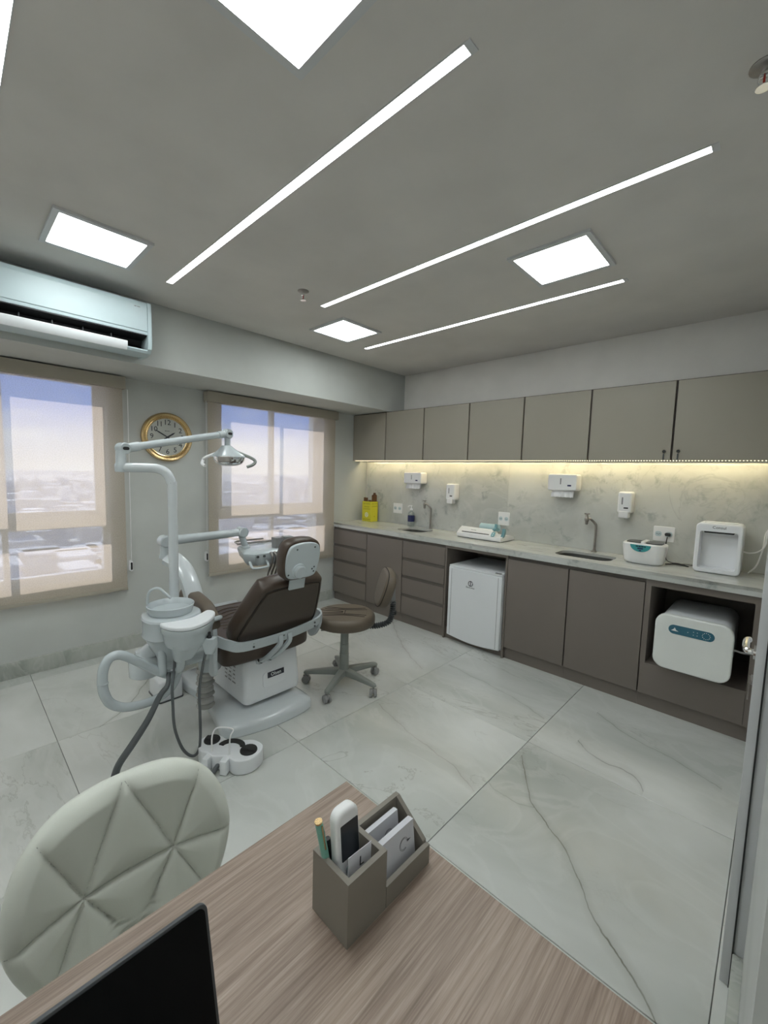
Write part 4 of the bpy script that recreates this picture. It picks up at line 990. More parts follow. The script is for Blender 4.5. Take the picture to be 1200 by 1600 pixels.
# seat and leg rest
so = smooth_closed([(0.92, -2.50), (0.90, -2.31), (0.92, -2.12), (1.15, -2.06), (1.45, -2.04), (1.60, -2.05), (1.625, -2.31), (1.60, -2.57), (1.45, -2.58), (1.15, -2.56)], 5)
b = B(); b.prism(so, 0.385, 0.505, 0.035, 4, 0.02); se = b.link('seat', 'brown', dc)
for k in range(7):
    x = 1.0+0.055*k
    b = B(); b.tube([(x, -2.47, 0.5055), (x+0.02, -2.38, 0.5065), (x-0.01, -2.28, 0.507), (x+0.02, -2.16, 0.5055)], 0.004, 6, 4); b.link('pleat', 'brown2', se)
b = B(); lr = frame((0.74, -2.31, 0.375), (0, 1, 0), (0.78, 0, 0.62)); b.at(lr); b.prism(smooth_closed([(-0.20, -0.27), (0.20, -0.27), (0.23, -0.1), (0.24, 0.20), (0, 0.23), (-0.24, 0.20), (-0.23, -0.1)], 4), -0.0, 0.085, 0.03, 4); b.link('leg_rest', 'brown', dc)
b = B(); b.at(lr); b.prism(rrect(0.36, 0.42, 0.05), -0.02, 0.0); b.link('leg_rest_shell', 'white2', dc)
# backrest
bf = frame((1.645, -2.305, 0.515), (0, 1, 0), (0.521, 0, 0.853))
ol = smooth_closed([(-0.235, -0.01), (0.0, -0.02), (0.235, -0.01), (0.272, 0.05), (0.262, 0.14), (0.205, 0.355), (0.165, 0.405), (0.0, 0.42), (-0.165, 0.405), (-0.205, 0.355), (-0.262, 0.14), (-0.272, 0.05)], 5)
b = B(); b.at(bf); b.prism(ol, -0.115, -0.004, 0.028, 4, 0.045); bk = b.link('backrest', 'brown', dc)
b = B(); b.at(bf); b.prism(inset(ol, 0.035), -0.006, 0.0, 0.004, 2, 0.0); b.link('rear_panel', 'brown', bk)
b = B(); b.at(bf); b.tube([(p[0], p[1], -0.0035) for p in inset(ol, 0.027)], 0.0028, 6, 0, True); b.link('piping', 'seam', bk)
# headrest
hf = frame((1.93, -2.322, 1.000), (0, 1, 0), (0.20, 0, 0.98))
ho = smooth_closed([(-0.085, -0.095), (0.0, -0.105), (0.085, -0.095), (0.112, -0.04), (0.115, 0.05), (0.085, 0.105), (0.0, 0.120), (-0.085, 0.105), (-0.115, 0.05), (-0.112, -0.04)], 5)
b = B(); b.at(hf); b.prism(ho, -0.088, -0.002, 0.012, 3, 0.035); hr = b.link('headrest', 'brown', dc)
b = B(); b.at(hf); b.prism(inset(ho, 0.014), -0.002, 0.012, 0.006, 3, 0.0); hs = b.link('headrest_shell', 'unit', hr)
b = B(); b.at(frame(hf @ V(-0.025, -0.045, 0.012), (0, 1, 0), (0.2, 0, 0.98))); b.lathe([(0.042, 0), (0.040, 0.006), (0.034, 0.008), (0.034, 0.022), (0.030, 0.026), (0, 0.026)], 24, True, False); b.link('tilt_knob', 'unit', hr)
b = B()
for dx, dy in ((-0.05, 0.075), (0.06, 0.078), (-0.085, -0.06), (0.072, -0.06), (0.060, -0.045), (0.072, -0.035)):
    b.at(frame(hf @ V(dx, dy, 0.0125), (0, 1, 0), (0.2, 0, 0.98))); b.cyl(0.005, 0, 0.0012, 10)
b.link('screws', 'darkgrey', hs)
b = B(); b.at(hf); b.box(-0.045, 0.05, -0.165, -0.085, -0.03, -0.018, 0.003); b.link('headrest_post', 'unit', dc)
# frame that carries the backrest
b = B(); b.tube([(1.600, -2.645, 0.565), (1.668, -2.60, 0.545), (1.690, -2.52, 0.520), (1.692, -2.30, 0.515), (1.690, -2.08, 0.535), (1.665, -1.99, 0.552), (1.60, -1.965, 0.56)], 0.03, 8, 6, sec=[(-0.006, -0.028), (0.006, -0.028), (0.006, 0.028), (-0.006, 0.028)]); yk = b.link('back_frame', 'unit', dc)
b = B()
for y, z in ((-2.47, 0.53), (-2.47, 0.508), (-2.06, 0.545), (-2.06, 0.523), (-2.28, 0.525), (-2.24, 0.525)):
    b.at(frame((1.6985, y, z), (0, 1, 0), (0, 0, 1))); b.cyl(0.006, 0, 0.003, 10)
b.link('bolts', 'darkgrey', yk)
for y in (-2.305, -2.245):
    b = B(); b.tube([(1.699, y, 0.53), (1.700, y, 0.48), (1.665, y-0.035, 0.42), (1.62, y-0.06, 0.375), (1.575, y-0.07, 0.345)], 0.02, 8, 4, sec=[(-0.013, -0.008), (0.013, -0.008), (0.013, 0.008), (-0.013, 0.008)]); b.link('lift_strut', 'unit', dc)
    b = B(); b.tube([(1.60, y-0.085, 0.40), (1.600, y-0.078, 0.365), (1.605, y-0.06, 0.352)], 0.005, 6, 3); b.link('rubber_stop', 'black', dc)
for s, y in ((-1, -2.652), (1, -1.965)):
    b = B(); b.at(frame((1.60, y-0.012, 0.0), (0, 0, 1), (1, 0, 0))); b.M = frame((1.60, y+0.012, 0.47), (1, 0, 0), (0, 0, 1)); b.prism(smooth_closed([(0.022, 0.19), (0.035, 0.09), (0.030, 0.0), (0.028, -0.09), (-0.028, -0.09), (-0.022, 0.0), (-0.035, 0.09), (-0.022, 0.19)] if s < 0 else [(0.03, 0.11), (0.035, 0.03), (-0.01, -0.05), (-0.06, -0.08), (-0.09, -0.05), (-0.05, 0.03), (-0.03, 0.11)], 3), 0, 0.024, 0.004, 2); b.link('hinge_bracket', 'unit', dc)
b = B(); b.at(frame((1.60, -2.668, 0.555), (1, 0, 0), (0, 0, 1))); b.cyl(0.035, -0.006, 0.02, 20, 0.004); b.link('pivot_cap', 'unit', dc)
b = B(); b.at(frame((1.40, -2.655, 0.715), (1, 0, -0.12), (0, 0, 1))); b.prism(smooth_closed([(-0.16, 0.0), (-0.12, 0.055), (0.12, 0.058), (0.215, 0.01), (0.24, -0.05), (0.17, -0.058), (-0.12, -0.052)], 4), -0.038, 0.038, 0.022, 4); b.link('armrest', 'brown2', dc)

# ------------------------------------------------------------------ dental unit (cuspidor, pole, lamp, tray)
du = thing('dental_unit', 'pale grey dental spittoon unit with column and bowl left of the dental chair', 'dental unit', (1.5, -2.84, 0))
UC = (1.55, -2.84)
ub = smooth_closed([(1.425, -2.84), (1.45, -2.745), (1.55, -2.705), (1.64, -2.735), (1.68, -2.84), (1.645, -2.945), (1.55, -2.972), (1.45, -2.935)], 5)
b = B(); b.taper([(inset(ub, 0.068), 0.52), (inset(ub, 0.050), 0.56), (inset(ub, 0.018), 0.625), (inset(ub, 0.008), 0.645), (inset(ub, 0.001), 0.650), (inset(ub, 0.005), 0.660), (inset(ub, 0.004), 0.72), (ub, 0.735), (inset(ub, 0.004), 0.745), (inset(ub, 0.02), 0.75)]); b.link('housing', 'unit', du)
b = B(); b.at(frame((UC[0], UC[1], 0.748), (1, 0, 0), (0, 1, 0))); b.lathe([(0.085, 0), (0.098, 0.004), (0.106, 0.036), (0.108, 0.042), (0.105, 0.045), (0.101, 0.042), (0.090, 0.018), (0.06, 0.010), (0.015, 0.006), (0.0, 0.006)], 36, True, False); b.link('bowl', 'unit', du)
b = B(); b.tube([(1.49, -2.925, 0.745), (1.488, -2.927, 0.82), (1.50, -2.915, 0.862), (1.525, -2.885, 0.872), (1.545, -2.862, 0.845), (1.565, -2.845, 0.825)], 0.0065, 8, 5); b.link('rinse_spout', 'unit', du)
kd = smooth_closed([(1.655, -2.925), (1.705, -2.925), (1.765, -2.895), (1.795, -2.845), (1.775, -2.765), (1.715, -2.70), (1.655, -2.668), (1.615, -2.685), (1.645, -2.735), (1.675, -2.79), (1.675, -2.85), (1.655, -2.895)], 4)
b = B(); b.taper([(inset(kd, 0.022), 0.625), (inset(kd, 0.013), 0.65), (inset(kd, 0.007), 0.69), (kd, 0.70), (kd, 0.722)]); b.link('side_housing', 'unit', du)
b = B(); b.prism(inset(kd, -0.002), 0.724, 0.742, 0.006, 3, 0.004); b.link('lid', 'enamel', du)
b = B(); b.taper([(rrect(0.055, 0.08, 0.02, 4, 1.685, -2.835), 0.55), (rrect(0.075, 0.13, 0.025, 4, 1.705, -2.825), 0.61), (rrect(0.085, 0.16, 0.03, 4, 1.710, -2.82), 0.64)]); b.link('lower_housing', 'unit', du)
b = B(); b.tube([(1.66, -2.68, 0.70), (1.64, -2.635, 0.695), (1.60, -2.615, 0.68), (1.57, -2.64, 0.66), (1.58, -2.69, 0.65)], 0.013, 8, 5); b.link('grab_handle', 'unit', du)
b = B(); b.at(frame((1.755, -2.735, 0.62), (0.75, 0.66, 0), (0, 0, 1))); b.prism([(-0.032, 0.03), (0.028, 0.03), (0.034, -0.005), (0.018, -0.05), (-0.016, -0.05), (-0.034, 0.0)], -0.02, 0.02, 0.006); hd = b.link('instrument_holder', 'unit', du)
b = B(); b.at(frame((1.757, -2.738, 0.648), (1, 0, 0), (0, 1, 0))); b.lathe([(0.010, 0), (0.012, 0.008), (0.007, 0.018), (0.007, 0.03), (0.0, 0.034)], 12, True, False); b.link('black_knob', 'black', hd)
# legs and swing beam
b = B(); b.tube([(1.61, -2.905, 0.62), (1.61, -2.905, 0.47)], 0.02, 12); b.link('support_tube', 'unit', du)
b = B(); b.tube([(1.68, -2.84, 0.56), (1.66, -2.84, 0.50), (1.62, -2.84, 0.47)], 0.02, 12, 5); b.link('support_tube', 'unit', du)
b = B(); b.loft([[(x, y, z) for x, z in rrect(0.13, 0.085, 0.03, 4, 1.42, zc)] for y, zc in ((-2.93, 0.455), (-2.565, 0.44))]); b.link('swing_beam', 'unit', du)
b = B(); b.at(frame((1.42, -2.925, 0.40), (1, 0, 0), (0, 1, 0))); b.lathe([(0.055, 0), (0.072, 0.01), (0.074, 0.08), (0.064, 0.105), (0.045, 0.115), (0.042, 0.135)], 24); b.at(Matrix()); b.tube([(1.43, -2.92, 0.52), (1.47, -2.89, 0.56)], 0.04, 14); b.link('swivel_joint', 'white2', du)
b = B(); b.at(frame((1.42, -2.59, 0.0), (1, 0, 0), (0, 1, 0))); b.lathe([(0.06, 0.33), (0.065, 0.40), (0.065, 0.49)], 18); b.link('beam_bearing', 'unit', du)
b = B()
prof = []
for k in range(22): prof.append((0.040+0.008*math.sin(k*2.1)+0.006*(k % 2), 0.085+0.0115*k))
b.at(frame((1.38, -2.60, 0.0), (1, 0, 0), (0, 1, 0))); b.lathe(prof, 14); b.link('wrapped_hose_bundle', mat('cloudy_wrap', (0.42, 0.42, 0.40), 0.2), du)
# loop tube
lp = [(1.6, -2.812, 0.494), (1.6, -2.848, 0.444), (1.6, -2.913, 0.479), (1.6, -2.995, 0.55), (1.6, -3.072, 0.612), (1.6, -3.118, 0.613), (1.6, -3.143, 0.573), (1.6, -3.150, 0.515), (1.6, -3.144, 0.454), (1.6, -3.117, 0.396), (1.6, -3.053, 0.356), (1.6, -2.944, 0.347), (1.6, -2.872, 0.375), (1.6, -2.835, 0.43), (1.6, -2.83, 0.49)]
b = B(); b.tube(lp, 0.0205, 14, 5); lt = b.link('tube_loop', 'unit', du)
b = B(); b.at(frame((1.6, -3.149, 0.50), (1, 0, 0), (0, 1, 0))); b.lathe([(0.0205, 0), (0.0225, 0.002), (0.0225, 0.006), (0.0205, 0.008)], 14); b.link('collar', 'unit', lt)
b = B(); b.tube([(1.62, -2.88, 0.47), (1.66, -2.90, 0.43), (1.66, -2.935, 0.39), (1.66, -2.99, 0.291), (1.65, -3.055, 0.195), (1.62, -3.10, 0.11), (1.61, -3.12, 0.045), (1.65, -3.15, 0.018), (1.75, -3.20, 0.0165), (1.95, -3.22, 0.0165)], lambda t_: 0.010+0.006*min(1, t_*2.4), 10, 6); b.link('drain_hose', 'hose', du)
b = B(); b.tube([(1.62, -2.85, 0.56), (1.64, -2.862, 0.48), (1.70, -2.893, 0.44), (1.7, -2.892, 0.349), (1.7, -2.885, 0.224), (1.7, -2.851, 0.105), (1.7, -2.807, 0.045), (1.7, -2.775, 0.055), (1.7, -2.764, 0.13), (1.7, -2.765, 0.25), (1.705, -2.766, 0.4), (1.735, -2.745, 0.59)], 0.007, 8, 6); b.link('suction_hose', 'hose', du)
# light pole
px, py = 1.435, -2.783
b = B(); b.tube([(px, py, 0.74), (px, py, 1.33), (px-0.002, py-0.004, 1.39), (px-0.012, py-0.022, 1.438), (px-0.03, py-0.055, 1.460), (px-0.055, py-0.10, 1.464), (1.335, -2.99, 1.462)], 0.0235, 16, 7); b.link('light_pole', 'white2', du)
# light arm with dental lamp: one balanced arm assembly
b = B(); b.at(frame((1.335, -2.985, 1.44), (1, 0, 0), (0, 1, 0))); b.lathe([(0.026, 0), (0.028, 0.006), (0.028, 0.035), (0.023, 0.045), (0.023, 0.105)], 18); b.link('pole_joint', 'unit', du)
A0 = V(1.325, -2.972, 1.556); A1 = V(1.176, -2.36, 1.688)
ud = (A1-A0).normalized()
b = B()
b.tube([A0+ud*0.02, A1-ud*0.02], 0.0195, 16); b.tube([A0+ud*0.02, A0+ud*0.08], 0.0235, 16); b.tube([A1-ud*0.07, A1-ud*0.02], 0.0225, 16); arm = b.link('lamp_arm', 'unit', du)
side = ud.cross(V(0, 0, 1)).normalized()
for P_ in (A0, A1):
    b = B(); b.at(frame(P_, V(0, 0, 1).cross(side), V(0, 0, 1))); b.cyl(0.029, -0.027, 0.027, 22, 0.005); b.link('arm_knuckle', 'unit', du)
    b = B(); fr = frame(P_+side*0.0275, V(0, 0, 1).cross(side), V(0, 0, 1)); b.at(fr); b.prism(rrect(0.03, 0.016, 0.008), -0.002, 0.002); b.link('dark_cap', 'black', arm)
lh = thing('surgical_lamp', 'white dental operating lamp with mirror reflector and side handles on the arm', 'lamp', (1.2, -2.36, 1.6))
LC = V(1.20, -2.36, 1.53); du_ = V(0.72, 0.69, 0).normalized(); dn = V(0.69, -0.72, 0).normalized()
b = B(); b.tube([(1.176, -2.36, 1.668), (1.18, -2.36, 1.60)], 0.017, 14); b.at(frame((1.183, -2.36, 1.585), (1, 0, 0), (0, 1, 0))); b.lathe([(0.014, -0.01), (0.026, 0.0), (0.026, 0.02), (0.018, 0.03)], 16); b.link('lamp_post', 'unit', lh)
b = B(); b.at(frame(LC+V(0, 0, 0.005), du_, V(0, 0, 1).cross(du_)*-1)); b.M = frame(LC+V(0, 0, 0.018), du_, V(0, 0, 1).cross(du_))
b.taper([(circ(0.105, 24, 0, 0, 0.075), -0.004), (circ(0.100, 24, 0, 0, 0.07), 0.008), (circ(0.055, 24, -0.01, 0, 0.045), 0.040), (circ(0.028, 24, -0.015, 0, 0.028), 0.065)]); b.link('lamp_cover', 'unit', lh)
b = B(); b.at(frame(LC+V(0, 0, 0.016), du_, V(0, 0, 1).cross(du_)*-1)); 
b.loft([[(a*1.0, c*0.8, z) for a, c in circ(r, 26)] for r, z in ((0.095, 0.0), (0.092, 0.022), (0.078, 0.042), (0.050, 0.055), (0.015, 0.058))]); b.link('reflector', 'chromeglass', lh)
b = B(); b.at(frame(LC+V(0, 0, 0.016)+dn*0.055, du_, V(0, 0, 1))); b.prism(rrect(0.075, 0.036, 0.008, 4, 0.0, -0.018), 0.0, 0.03, 0.004); b.link('bulb_shield', 'steel', lh)
for s in (-1, 1):
    b = B(); b.tube([LC+du_*s*0.05+V(0, 0, 0.045), LC+du_*s*0.105+V(0, 0, 0.025), LC+du_*s*0.15+V(0, 0, 0.005), LC+du_*s*0.163+V(0, 0, -0.012), LC+du_*s*0.155+dn*0.03+V(0, 0, -0.032), LC+du_*s*0.128+dn*0.05+V(0, 0, -0.045)], 0.0095, 10, 5); b.link('handle', 'stoolgrey' if s > 0 else 'white', lh)
# tray arm
b = B(); b.tube([(1.42, -2.64, 0.47), (1.40, -2.655, 0.62), (1.36, -2.655, 0.76), (1.30, -2.67, 0.87), (1.255, -2.70, 0.93), (1.215, -2.735, 0.962)], 0.03, 14, 6, sec=[(-0.045, -0.02), (-0.03, -0.028), (0.03, -0.028), (0.045, -0.02), (0.045, 0.02), (0.03, 0.028), (-0.03, 0.028), (-0.045, 0.02)]); b.link('swan_neck', 'white2', du)
b = B(); b.at(frame((1.205, -2.745, 0.955), (1, 0, 0), (0, 1, 0))); b.lathe([(0.032, 0), (0.034, 0.01), (0.026, 0.03), (0.026, 0.08), (0.030, 0.09)], 16); b.link('tray_arm_post', 'unit', du)
T0, T1 = V(1.205, -2.745, 1.052), V(1.215, -2.285, 1.068)
b = B(); b.tube([T0, T0+(T1-T0)*0.25, T1-(T1-T0)*0.2, T1], lambda t_: 0.029-0.006*t_, 16); b.link('tray_arm', 'unit', du)
for P_, r_ in ((T0, 0.034), (T1, 0.033)):
    b = B(); b.at(frame(P_-V(0.034, 0, 0), (0, 1, 0), (0, 0, 1))); b.cyl(r_, 0, 0.068, 22, 0.006); b.link('arm_knuckle', 'unit', du)
b = B(); b.tube([(1.215, -2.285, 1.04), (1.20, -2.25, 0.965)], 0.020, 14); b.at(frame((1.20, -2.25, 0.958), (1, 0, 0), (0, 1, 0))); b.lathe([(0.028, 0), (0.028, 0.012), (0.02, 0.022)], 16); b.link('tray_post', 'unit', du)
ty = thing('instrument_tray', 'pale grey delivery tray with handpieces hanging over the dental chair', 'tray', (1.2, -2.1, 0.87))
tb = [(1.06, -2.235), (1.18, -2.275), (1.30, -2.32), (1.36, -2.27), (1.37, -1.90), (1.33, -1.84), (1.08, -1.84), (1.05, -1.90)]
b = B(); b.taper([([(p[0]*0.86+0.17, p[1]*0.9-0.195) for p in tb], 0.862), (inset(tb, 0.012), 0.885), (tb, 0.925), (tb, 0.94), (inset(tb, 0.012), 0.952), (inset(tb, 0.035), 0.958)]); b.link('tray_body', 'unit', ty)
b = B(); b.tube([(1.345, -2.30, 0.895), (1.375, -2.302, 0.868), (1.385, -2.285, 0.858), (1.385, -2.205, 0.858), (1.38, -2.19, 0.868), (1.35, -2.19, 0.895)], 0.008, 8, 4); b.link('tray_handle', 'unit', ty)
b = B()
for dy in (-0.02, 0.025): b.at(frame((1.366, -2.235+dy, 0.925), (0, 1, 0), (0, 0, 1))); b.cyl(0.008, -0.01, 0.003, 10)
b.link('tray_buttons', 'darkgrey', ty)
for k in range(4):
    y = -2.165+0.027*k
    b = B(); b.tube([(1.365, y, 0.945), (1.385, y+0.003, 0.915), (1.375, y, 0.87), (1.35, y-0.01, 0.80), (1.34, y, 0.76)], lambda t_: 0.009-0.004*t_, 8, 5); b.link('handpiece', 'steel', ty)
b = B(); b.box(1.02, 1.045, -2.22, -1.86, 0.950, 0.962); b.tube([(1.03, -2.21, 0.955), (1.00, -2.21, 0.97), (0.99, -2.0, 0.97)], 0.006, 6, 4); b.link('tray_rail', 'steel', ty)
for k, (y, cx) in enumerate(((-2.075, 1.30), (-1.995, 1.30))):
    b = B(); b.taper([(rrect(0.055, 0.055, 0.006, 3, cx, y), 0.9585), (rrect(0.06, 0.06, 0.006, 3, cx, y), 1.025)])
    tag(b.link('tray_cup', 'wheel' if k == 0 else 'stoolgrey'), 'small square grey holder on the tray, '+('nearer the arm' if k == 0 else 'half hidden by the headrest'), 'holder')
# foot control
fc_ = thing('foot_control', 'white kidney shaped foot pedal with black pads and wire hoop', 'foot pedal', (1.80, -2.68, 0))
fm = frame((1.80, -2.672, 0), (0.83, 0.56, 0), (-0.56, 0.83, 0))
fo = smooth_closed([(-0.165, 0.01), (-0.15, 0.065), (-0.10, 0.085), (-0.03, 0.06), (0.03, 0.065), (0.10, 0.085), (0.165, 0.055), (0.175, 0.0), (0.15, -0.06), (0.09, -0.085), (0.03, -0.06), (-0.03, -0.075), (-0.06, -0.06), (-0.12, -0.05)], 4)
b = B(); b.at(fm); b.prism(fo, 0.004, 0.076, 0.006, 3, 0.002); b.link('pedal_housing', 'enamel', fc_)
b = B(); b.at(fm); b.prism(inset(fo, 0.006), 0.0004, 0.006); b.link('rubber_foot', 'rubber', fc_)
for cx, cy_2, r in ((-0.105, 0.035, 0.040), (0.115, 0.0, 0.042)):
    b = B(); b.at(fm); b.prism(circ(r, 20, cx, cy_2), 0.075, 0.083, 0.003, 2, 0); b.prism(rrect(r*1.7, r*0.75, 0.006, 3, cx, cy_2), 0.082, 0.092, 0.004, 2, 0); b.link('pedal_pad', 'rubber', fc_)
b = B(); b.at(fm); arc = [(0.02+0.07*math.cos(a), 0.0+0.062*math.sin(a)) for a in [math.radians(20+k*14) for k in range(12)]]; arc2 = [(0.02+0.045*math.cos(a), 0.0+0.036*math.sin(a)) for a in [math.radians(20+k*14) for k in range(12)]][::-1]
b.prism(arc+arc2, 0.0765, 0.084); b.link('pedal_arc', 'rubber', fc_)
b = B(); b.at(fm); b.tube([(-0.055, -0.045, 0.05), (-0.055, -0.045, 0.155), (-0.05, -0.005, 0.175), (0.03, 0.0, 0.175), (0.035, -0.035, 0.155), (0.038, -0.05, 0.05)], 0.0038, 8, 5); b.link('wire_hoop', 'white', fc_)
b = B(); b.at(fm); b.box(-0.075, -0.045, -0.10, -0.055, 0.003, 0.072, 0.006); b.box(0.015, 0.05, -0.10, -0.055, 0.003, 0.072, 0.006); b.link('hoop_mount', 'enamel', fc_)
b = B(); b.tube([fm @ V(-0.012, -0.06, 0.03), fm @ V(-0.014, -0.10, 0.018), fm @ V(-0.02, -0.16, 0.0125), fm @ V(-0.02, -0.26, 0.0125), (1.96, -3.10, 0.0125)], 0.011, 10, 6); b.link('pedal_cable', 'hose', fc_)
# floor connection box behind
t = thing('connection_box', 'small white floor connection box behind the dental chair base', 'box', (0.92, -2.60, 0))
b = B(); b.prism(rrect(0.20, 0.14, 0.015, 3, 0.92, -2.66), 0.0005, 0.13, 0.012, 3, 0.0); b.link('cover', 'enamel', t)
b = B(); b.prism(rrect(0.21, 0.15, 0.015, 3, 0.92, -2.66), 0.0, 0.008); b.link('foot', 'darkgrey', t)

# ------------------------------------------------------------------ assistant stool
st = thing('dentist_stool', 'olive brown round stool with low backrest on five casters', 'stool', (1.62, -1.74, 0))
SC = V(1.61, -1.735, 0)
b = B(); b.at(Matrix.Translation(SC)); b.prism(circ(0.208, 40), 0.435, 0.515, 0.03, 4, 0.025); sc_ = b.link('seat', 'brown2', st)
b = B(); b.at(Matrix.Translation(SC)); b.tube([(0.200*math.cos(a), 0.200*math.sin(a), 0.499) for a in [2*PI*k/40 for k in range(40)]], 0.003, 6, 0, True); b.link('piping', 'seam', sc_)
b = B(); b.at(Matrix.Translation(SC) @ Matrix.Rotation(math.radians(43), 4, 'Z'))
b.tube([(-0.175, -0.03, 0.5145), (-0.03, -0.012, 0.516), (-0.02, 0, 0.516), (-0.03, 0.012, 0.516), (-0.175, 0.03, 0.5145)], 0.0024, 6, 4)
for dy in (-0.085, -0.055, 0.06, 0.095):
    b.tube([(-0.165+abs(dy)*0.3, dy, 0.5145), (0.0, dy*0.75, 0.5162), (0.165-abs(dy)*0.3, dy, 0.5145)], 0.0026, 6, 5)
b.tube([(0.0, -0.04, 0.516), (0.0, 0.045, 0.516)], 0.0026, 6)
b.link('pleat', 'seam', sc_)
b = B(); b.at(Matrix.Translation(SC)); b.cyl(0.10, 0.418, 0.436, 20); b.link('seat_plate', 'darkgrey', st)
b = B(); b.at(Matrix.Translation(SC)); b.lathe([(0.040, 0.075), (0.042, 0.10), (0.033, 0.13), (0.031, 0.22), (0.033, 0.222), (0.030, 0.226), (0.029, 0.29), (0.031, 0.292), (0.028, 0.296), (0.0275, 0.42)], 20); b.link('gas_column', 'stoolgrey', st)
for k in range(5):
    a = math.radians(-65+72*k); Rz = Matrix.Translation(SC) @ Matrix.Rotation(a, 4, 'Z')
    b = B(); b.at(Rz); b.loft([[(x, y, z) for y, z in rrect(w2, h2, 0.008, 3, 0, zc)] for x, w2, h2, zc in ((0.0, 0.055, 0.05, 0.095), (0.10, 0.042, 0.042, 0.093), (0.22, 0.034, 0.030, 0.083), (0.268, 0.030, 0.024, 0.078), (0.278, 0.02, 0.014, 0.076))]); lg = b.link('leg', 'stoolgrey', st)
    b = B(); b.at(Rz @ Matrix.Translation((0.262, 0, 0)) @ Matrix.Rotation(0.9+k*1.3, 4, 'Z')); b.cyl(0.006, 0.04, 0.072, 8)
    MM = b.M
    for s in (-1, 1):
        b.at(MM @ frame((0.0, s*0.006, 0.0275), (1, 0, 0), (0, 0, 1)) @ Matrix.Rotation(0 if s < 0 else PI, 4, 'Y')); b.lathe([(0.0, 0.0), (0.027, 0.0), (0.027, 0.014), (0.023, 0.018), (0.012, 0.016), (0, 0.016)], 20, False, False)
    b.at(MM); b.box(-0.02, 0.02, -0.006, 0.006, 0.028, 0.058, 0.003)
    b.link('caster', 'wheel', lg)
b = B(); b.tube([(1.585, -1.80, 0.40), (1.52, -1.87, 0.395)], 0.006, 8); b.link('height_lever', 'stoolgrey', st)
bd2 = V(0.63, 0.776, 0); bl = V(-0.776, 0.63, 0); bd3 = V(0.72, 0.69, 0)
BC = SC+bd3*0.262+V(0, 0, 0.685)
bfm = frame(BC, -bl, (bd2*0.30+V(0, 0, 1)))
b = B(); b.at(bfm); b.prism(smooth_closed([(-0.13, -0.085), (0.0, -0.125), (0.13, -0.085), (0.165, 0.02), (0.13, 0.12), (0.0, 0.140), (-0.13, 0.12), (-0.165, 0.02)], 5), -0.042, 0.030, 0.028, 4); bb_ = b.link('backrest', 'brown2', st)
b = B(); b.at(bfm); b.tube([(p[0], p[1], 0.018) for p in smooth_closed([(-0.126, -0.081), (0.0, -0.121), (0.126, -0.081), (0.161, 0.02), (0.126, 0.116), (0.0, 0.136), (-0.126, 0.116), (-0.161, 0.02)], 5)], 0.003, 6, 0, True); b.link('piping', 'seam', bb_)
P = [SC+bd3*0.13+V(0, 0, 0.425), SC+bd3*0.22+V(0, 0, 0.425), SC+bd3*0.30+V(0, 0, 0.455), SC+bd3*0.325+V(0, 0, 0.52), SC+bd3*0.330+V(0, 0, 0.60)]
b = B(); b.tube(P, lambda t_: 0.019+0.0035*math.sin(t_*2*PI*24), 10, 48); b.link('bellows_arm', 'darkgrey', st)
b = B(); b.tube([P[-1]-V(0, 0, 0.01), P[-1]+V(0, 0, 0.08)-bd2*0.005], 0.012, 8, sec=[(-0.02, -0.004), (0.02, -0.004), (0.02, 0.004), (-0.02, 0.004)]); b.link('back_bracket', 'wheel', st)
b = B(); b.at(frame(P[3]+bd2*0.022, -bl, V(0, 0, 1))); b.cyl(0.018, -0.005, 0.02, 12, 0.003); b.link('adjust_knob', 'black', st)

# ------------------------------------------------------------------ desk
dk = thing('desk', 'wood grain desk in the foreground', 'desk', (3.38, -3.6, 0))
B().box(3.032, 3.74, -4.35, -2.977, 0.722, 0.750, 0.0008).link('desktop', 'wood', dk)
B().box(3.08, 3.70, -4.30, -4.272, 0.0, 0.7215).link('side_panel', 'wood', dk)
B().box(3.08, 3.70, -3.045, -3.017, 0.0, 0.7215).link('side_panel', 'wood', dk)
B().box(3.30, 3.318, -4.272, -3.045, 0.30, 0.7215).link('modesty_panel', 'wood', dk)

# ------------------------------------------------------------------ laptop
lp_ = thing('laptop', 'open laptop with a black screen at the lower left of the picture', 'laptop', (3.42, -3.57, 0.75))
b = B(); b.box(3.305, 3.53, -3.745, -3.402, 0.7505, 0.766, 0.003); b.link('keyboard_base', 'darkgrey', lp_)
lf = frame((3.302, -3.5735, 0.768), (0, 1, 0), (-0.046, 0, 0.185))
b = B(); b.at(lf); b.prism(rrect(0.345, 0.192, 0.010, 5, 0, 0.096), -0.006, 0.0, 0.001, 2); sc2 = b.link('screen_lid', 'darkgrey', lp_)
b = B(); b.at(lf); b.prism(rrect(0.338, 0.185, 0.008, 5, 0, 0.096), 0.0, 0.0008); b.link('display', mat('black_glass', (0.0015, 0.002, 0.0025), 0.55, spec=0.15), sc2)
b = B()
for r in range(5):
    for k in range(13): b.box(3.335+0.019*r, 3.351+0.019*r, -3.725+0.0237*k, -3.705+0.0237*k, 0.766, 0.7672)
b.link('keys', 'black', lp_, kind='stuff')
B().box(3.445, 3.515, -3.62, -3.52, 0.766, 0.7665).link('touchpad', 'wheel', lp_)

